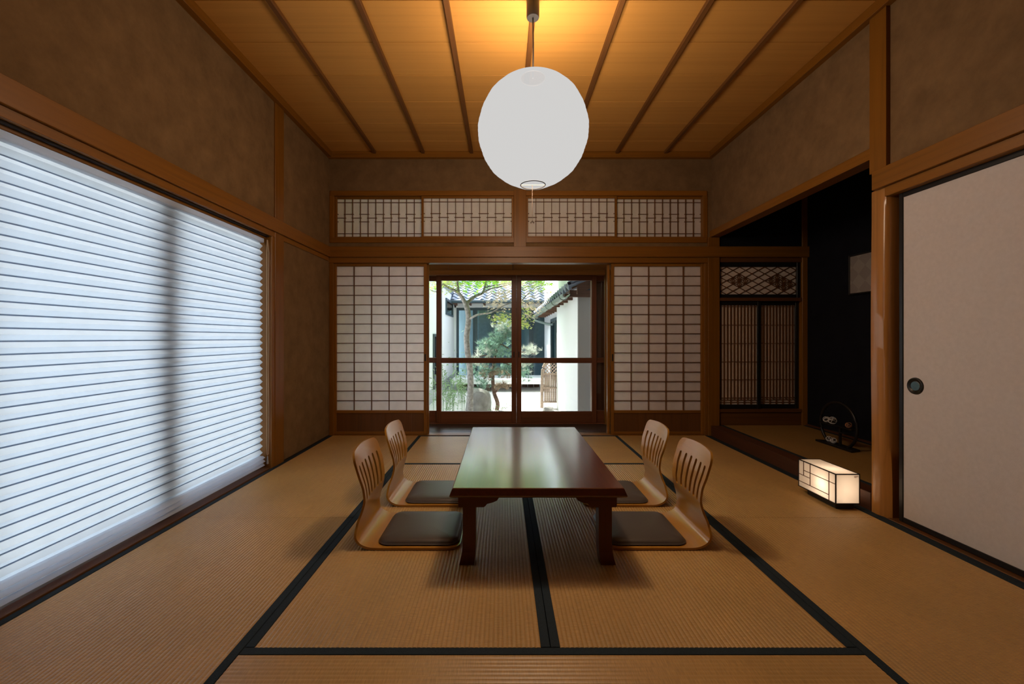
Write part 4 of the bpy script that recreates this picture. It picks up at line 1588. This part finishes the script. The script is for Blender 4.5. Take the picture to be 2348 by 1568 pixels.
# ---- bamboo wing fence
t = thing('bamboo_fence', (0.87, 7.96, GZ), 'short bamboo wing fence with lattice top beside the white wall', 'fence')
YW = 7.96
fxa, fxb = 0.735, 1.115
arch = [(fxa, YW, GZ), (fxa + 0.005, YW, 0.0), (fxa + 0.015, YW, 0.32), (fxa + 0.045, YW, 0.44), (fxa + 0.12, YW, 0.51), (fxb, YW, 0.54)]
tube('arched_post', spline(arch, 20), 0.030, 'bamboo', t, n=8)
for zz in (-0.24, 0.03, 0.29):
    tube('cross_rail', [(fxa, YW - 0.012, zz), (fxb, YW - 0.012, zz)], 0.017, 'bamboo', t, n=8)
for k in range(9):
    xx = fxa + 0.045 + k * 0.038
    box('bamboo_slat', xx, xx + 0.035, YW, YW + 0.012, -0.24, 0.29, 'bamboo', t, bev=0.003)
for k in range(-3, 6):
    for sg in (-1, 1):
        a = fxa + 0.05 + k * 0.065
        pts = []
        x_s, x_e = a, a + 0.24
        zz0, zz1 = (0.29, 0.53) if sg > 0 else (0.53, 0.29)
        lo_, hi_ = max(x_s, fxa + 0.03), min(x_e, fxb)
        if hi_ - lo_ > 0.03:
            f0, f1 = (lo_ - x_s) / 0.24, (hi_ - x_s) / 0.24
            tube('lattice_strip', [(lo_, YW + 0.004 * sg, zz0 + (zz1 - zz0) * f0), (hi_, YW + 0.004 * sg, zz0 + (zz1 - zz0) * f1)], 0.008, 'bamboo', t, n=4)

# ---- rocks
def rock(x, y, rx_, ry_, h, label, seed, group='garden rocks'):
    rnd = random.Random(seed)
    bm = bmesh.new()
    bmesh.ops.create_icosphere(bm, subdivisions=3, radius=1.0)
    ph = [rnd.uniform(0, 6) for _ in range(6)]
    for v in bm.verts:
        c = v.co.copy()
        k = 1 + 0.10 * math.sin(3 * c.x + ph[0]) * math.sin(3 * c.y + ph[1]) + 0.07 * math.sin(6 * c.z + ph[2] + 4 * c.x) + 0.04 * math.sin(11 * c.y + ph[3])
        c = c * k
        # squarish boulder
        c.x = math.copysign(abs(c.x) ** 0.7, c.x)
        c.y = math.copysign(abs(c.y) ** 0.7, c.y)
        c.z = math.copysign(abs(c.z) ** 0.6, c.z)
        v.co = Vector((c.x * rx_ * (1 - 0.12 * c.z), c.y * ry_ * (1 - 0.12 * c.z), c.z * h / 2 + h * 0.45))
    me = mesh_from_bm(bm, 'rock')
    smooth(me, 35)
    o = link('garden_rock', me, 'rock', (x, y, GZ - 0.02))
    tag(o, label, 'rock', group)


rock(-0.42, 7.25, 0.215, 0.2, 0.49, 'big squarish grey boulder behind the maple trunk', 3)
rock(0.02, 7.0, 0.13, 0.10, 0.10, 'low flat stone at the foot of the pine', 5)
rock(0.82, 7.55, 0.10, 0.09, 0.12, 'small pale stone at the foot of the bamboo fence', 9)
rock(-0.72, 6.9, 0.10, 0.09, 0.12, 'small stone left of the big boulder', 12)

# ---- maple
def at(px, py, y):
    return ((px - 1153) * y / FPX, y, EYE + (775 - py) * y / FPX)


t = thing('maple_tree', (-0.53, 6.85, GZ), 'slender grey-barked maple with pale green and peach leaves', 'tree')
Ym = 6.8
tr_pts = spline([at(1078, 955, Ym), at(1078, 920, Ym), at(1079, 875, Ym), at(1077, 840, Ym), at(1072, 805, Ym), at(1070, 772, Ym), at(1074, 738, Ym), at(1073, 715, Ym), at(1067, 694, Ym)], 40)
tube('trunk', tr_pts, [0.052 - 0.010 * i / 39 for i in range(40)], 'bark', t, n=12)
branches = [
    ([at(1067, 696, 6.8), at(1058, 680, 6.75), at(1046, 668, 6.7), at(1030, 660, 6.62), at(1012, 650, 6.5), at(990, 640, 6.4)], 0.036, 0.010),
    ([at(1052, 675, 6.72), at(1050, 660, 6.7), at(1048, 640, 6.7), at(1046, 615, 6.7)], 0.026, 0.012),
    ([at(1069, 698, 6.8), at(1078, 688, 6.85), at(1092, 678, 6.9), at(1106, 672, 7.0), at(1112, 655, 7.05), at(1118, 630, 7.1)], 0.030, 0.012),
    ([at(1106, 672, 7.0), at(1125, 662, 7.0), at(1145, 658, 7.0), at(1168, 652, 7.0), at(1195, 640, 7.0)], 0.016, 0.006),
    ([at(1110, 660, 7.03), at(1130, 655, 7.1), at(1160, 650, 7.15), at(1185, 645, 7.2)], 0.012, 0.005),
    ([at(1074, 733, 6.8), at(1082, 728, 6.75), at(1094, 722, 6.7), at(1110, 719, 6.65), at(1128, 716, 6.6), at(1146, 705, 6.55), at(1170, 695, 6.5), at(1200, 688, 6.45)], 0.020, 0.006),
    ([at(1136, 714, 6.58), at(1150, 714, 6.6), at(1175, 720, 6.6), at(1205, 715, 6.6)], 0.010, 0.004),
    ([at(1195, 690, 6.46), at(1215, 670, 6.5), at(1235, 655, 6.5)], 0.008, 0.004),
    ([at(1015, 652, 6.55), at(1000, 668, 6.5), at(985, 664, 6.5)], 0.009, 0.004),
]
for pts, r0, r1 in branches:
    sp = spline(pts, 24)
    tube('branch', sp, [r0 + (r1 - r0) * i / 23 for i in range(24)], 'bark', t, n=8)


def leaf_cloud(name, clusters, mat, size, parent, seed, star_=True):
    rnd = random.Random(seed)
    V, F = [], []
    for (c, sp, n) in clusters:
        for _ in range(n):
            p = Vector((rnd.gauss(c[0], sp[0]), rnd.gauss(c[1], sp[1]), rnd.gauss(c[2], sp[2])))
            nrm = Vector((rnd.gauss(0, 0.5), rnd.gauss(-0.4, 0.5), 1)).normalized()
            u = nrm.orthogonal().normalized()
            u = Matrix.Rotation(rnd.uniform(0, 6.28), 3, nrm) @ u
            w = nrm.cross(u)
            sz = size * rnd.uniform(0.6, 1.25)
            b0 = len(V)
            if star_:
                V.append(p)
                angs = [-110, -82, -58, -30, 0, 30, 58, 82, 110]
                rads = [0.65, 0.25, 0.9, 0.3, 1.05, 0.3, 0.9, 0.25, 0.65]
                for a, r in zip(angs, rads):
                    a = math.radians(a)
                    V.append(p + (u * math.cos(a) + w * math.sin(a)) * (r * sz) - nrm * (0.15 * sz * r))
                for k in range(8):
                    F.append((b0, b0 + 1 + k, b0 + 2 + k))
            else:
                V += [p - w * sz * 0.18, p + u * sz, p + w * sz * 0.18, p - u * sz * 0.3]
                F.append((b0, b0 + 1, b0 + 2, b0 + 3))
    org = Vector(clusters[0][0])
    me = bpy.data.meshes.new(name)
    me.from_pydata([tuple(v - org) for v in V], [], F)
    o = link(name, me, mat, org, parent)
    o['kind'] = 'stuff'
    return o


leaf_cloud('green_leaves', [(at(1005, 655, 6.5), (0.13, 0.15, 0.06), 90), (at(1030, 652, 6.6), (0.12, 0.15, 0.06), 90), (at(1150, 728, 6.55), (0.10, 0.1, 0.045), 120), (at(1185, 735, 6.55), (0.10, 0.1, 0.05), 60), (at(1198, 668, 6.5), (0.07, 0.12, 0.10), 60), (at(1203, 740, 6.6), (0.05, 0.06, 0.05), 70), (at(1225, 660, 6.6), (0.1, 0.1, 0.05), 60), (at(1212, 712, 6.6), (0.06, 0.08, 0.05), 40)], 'maple_green', 0.042, t, 21)
leaf_cloud('peach_leaves', [(at(1035, 648, 6.6), (0.10, 0.15, 0.05), 80), (at(1140, 690, 6.6), (0.10, 0.15, 0.10), 190), (at(1158, 672, 6.6), (0.09, 0.12, 0.07), 110), (at(1212, 700, 6.5), (0.08, 0.12, 0.11), 150), (at(1235, 690, 6.5), (0.09, 0.12, 0.08), 70), (at(1215, 655, 6.6), (0.15, 0.2, 0.05), 90)], 'maple_peach', 0.042, t, 22)

crown = [(Vector((random.uniform(-1.05, 0.75), random.uniform(6.4, 8.2), 2.02 + 1.5 * random.random() ** 1.2)), (0.15, 0.18, 0.10), 90) for _ in range(190)]
leaf_cloud('crown_leaves', crown, 'crown_green', 0.066, t, 23)

# ---- pine
t = thing('pine_tree', (-0.12, 7.75, GZ), 'small trained pine with tufts of needles in mid garden', 'tree')
Yp = 7.7
tube('trunk', spline([at(1138, 945, Yp), at(1141, 925, Yp), at(1133, 900, Yp), at(1130, 875, Yp), at(1131, 850, Yp), at(1135, 820, 7.75), at(1142, 795, 7.8), at(1158, 775, 7.8), at(1165, 745, 7.8)], 30), [0.040 - 0.02 * i / 29 for i in range(30)], 'pine_bark', t, n=9)
for pts in ([at(1133, 828, 7.75), at(1115, 815, 7.7), at(1100, 818, 7.65)], [at(1131, 850, 7.7), at(1110, 848, 7.65), at(1095, 862, 7.6)], [at(1132, 845, 7.7), at(1155, 848, 7.7), at(1172, 862, 7.7)],
            [at(1148, 788, 7.8), at(1180, 805, 7.75), at(1210, 808, 7.7), at(1228, 812, 7.7)], [at(1134, 825, 7.75), at(1165, 835, 7.7), at(1200, 850, 7.7)], [at(1150, 785, 7.8), at(1130, 772, 7.75), at(1115, 782, 7.7)], [at(1136, 900, 7.7), at(1148, 885, 7.65), at(1155, 878, 7.65)]):
    tube('branch', spline(pts, 10), [0.016 - 0.009 * i / 9 for i in range(10)], 'pine_bark', t, n=6)


def needle_cloud(name, clusters, mat, length, parent, seed):
    rnd = random.Random(seed)
    V, F = [], []
    for (c, sp, n) in clusters:
        for _ in range(n):
            p = Vector((rnd.gauss(c[0], sp[0]), rnd.gauss(c[1], sp[1]), rnd.gauss(c[2], sp[2])))
            axis_ = Vector((rnd.gauss(0, 0.6), rnd.gauss(-0.2, 0.6), 0.9)).normalized()
            for k in range(22):
                d = (axis_ + Vector((rnd.gauss(0, 0.55), rnd.gauss(0, 0.55), rnd.gauss(0, 0.45)))).normalized()
                side = d.cross(Vector((rnd.uniform(-1, 1), rnd.uniform(-1, 1), rnd.uniform(-1, 1)))).normalized() * 0.0032
                b0 = len(V)
                L_ = length * rnd.uniform(0.7, 1.15)
                V += [p - side, p + side, p + d * L_]
                F.append((b0, b0 + 1, b0 + 2))
    org = Vector(clusters[0][0])
    me = bpy.data.meshes.new(name)
    me.from_pydata([tuple(v - org) for v in V], [], F)
    o = link(name, me, mat, org, parent)
    o['kind'] = 'stuff'


needle_cloud('green_needles', [(at(1120, 795, 7.65), (0.10, 0.1, 0.08), 60), (at(1145, 785, 7.7), (0.11, 0.1, 0.10), 70), (at(1160, 765, 7.75), (0.08, 0.1, 0.08), 45), (at(1110, 855, 7.6), (0.12, 0.1, 0.07), 50), (at(1160, 850, 7.7), (0.10, 0.1, 0.08), 50), (at(1205, 855, 7.7), (0.06, 0.08, 0.08), 30), (at(1105, 885, 7.6), (0.07, 0.08, 0.05), 18), (at(1140, 810, 7.7), (0.14, 0.1, 0.06), 40)], 'pine_green', 0.10, t, 31)
needle_cloud('lit_needles', [(at(1155, 750, 7.7), (0.10, 0.1, 0.06), 45), (at(1112, 808, 7.6), (0.08, 0.1, 0.05), 25), (at(1212, 805, 7.7), (0.09, 0.08, 0.05), 45), (at(1200, 838, 7.7), (0.06, 0.08, 0.06), 22), (at(1092, 830, 7.6), (0.06, 0.08, 0.05), 18)], 'pine_lit', 0.10, t, 32)
needle_cloud('brown_needles', [(at(1145, 858, 7.65), (0.12, 0.1, 0.06), 45), (at(1152, 888, 7.6), (0.06, 0.06, 0.03), 22), (at(1115, 862, 7.6), (0.08, 0.1, 0.04), 18)], 'pine_brown', 0.09, t, 33)

# ---- bamboo grass by the left wall
for i, (px, py, y, n, lab) in enumerate(((1030, 915, 7.2, 16, 'thin bamboo grass clump beside the left house wall'), (1048, 905, 7.6, 14, 'bushy bamboo grass clump left of the boulder'), (1052, 850, 8.6, 12, 'tall bamboo grass clump farther back by the left house'), (1020, 930, 6.8, 10, 'low bamboo grass clump nearest the glass on the left'))):
    c = at(px, py, y)
    t = thing('bamboo_grass', (c[0], y, GZ), lab, 'plant', 'bamboo grass clumps')
    rnd = random.Random(50 + i)
    tops = []
    for k in range(n // 2):
        x_, y_ = c[0] + rnd.gauss(0, 0.07), y + rnd.gauss(0, 0.08)
        h = rnd.uniform(0.35, 0.95)
        lx = rnd.gauss(0, 0.06)
        tube('stem', [(x_, y_, GZ), (x_ + lx * 0.4, y_, GZ + h * 0.6), (x_ + lx, y_, GZ + h)], 0.0035, 'grass_green', t, n=5)
        tops.append(((x_ + lx * 0.7, y_, GZ + h * 0.75), (0.05, 0.05, h * 0.25), 26))
    leaf_cloud('leaves', tops, 'grass_green', 0.055, t, 60 + i, star_=False)
leaf_pts = [(at(1150, 935, 7.2), (0.12, 0.1, 0.025), 60), (at(1125, 938, 7.1), (0.06, 0.08, 0.02), 30)]
o = leaf_cloud('ground_cover', leaf_pts, 'grass_green', 0.04, None, 71, star_=False)
tag(o, 'low leafy ground cover around the foot of the pine', 'ground cover', kind='stuff')
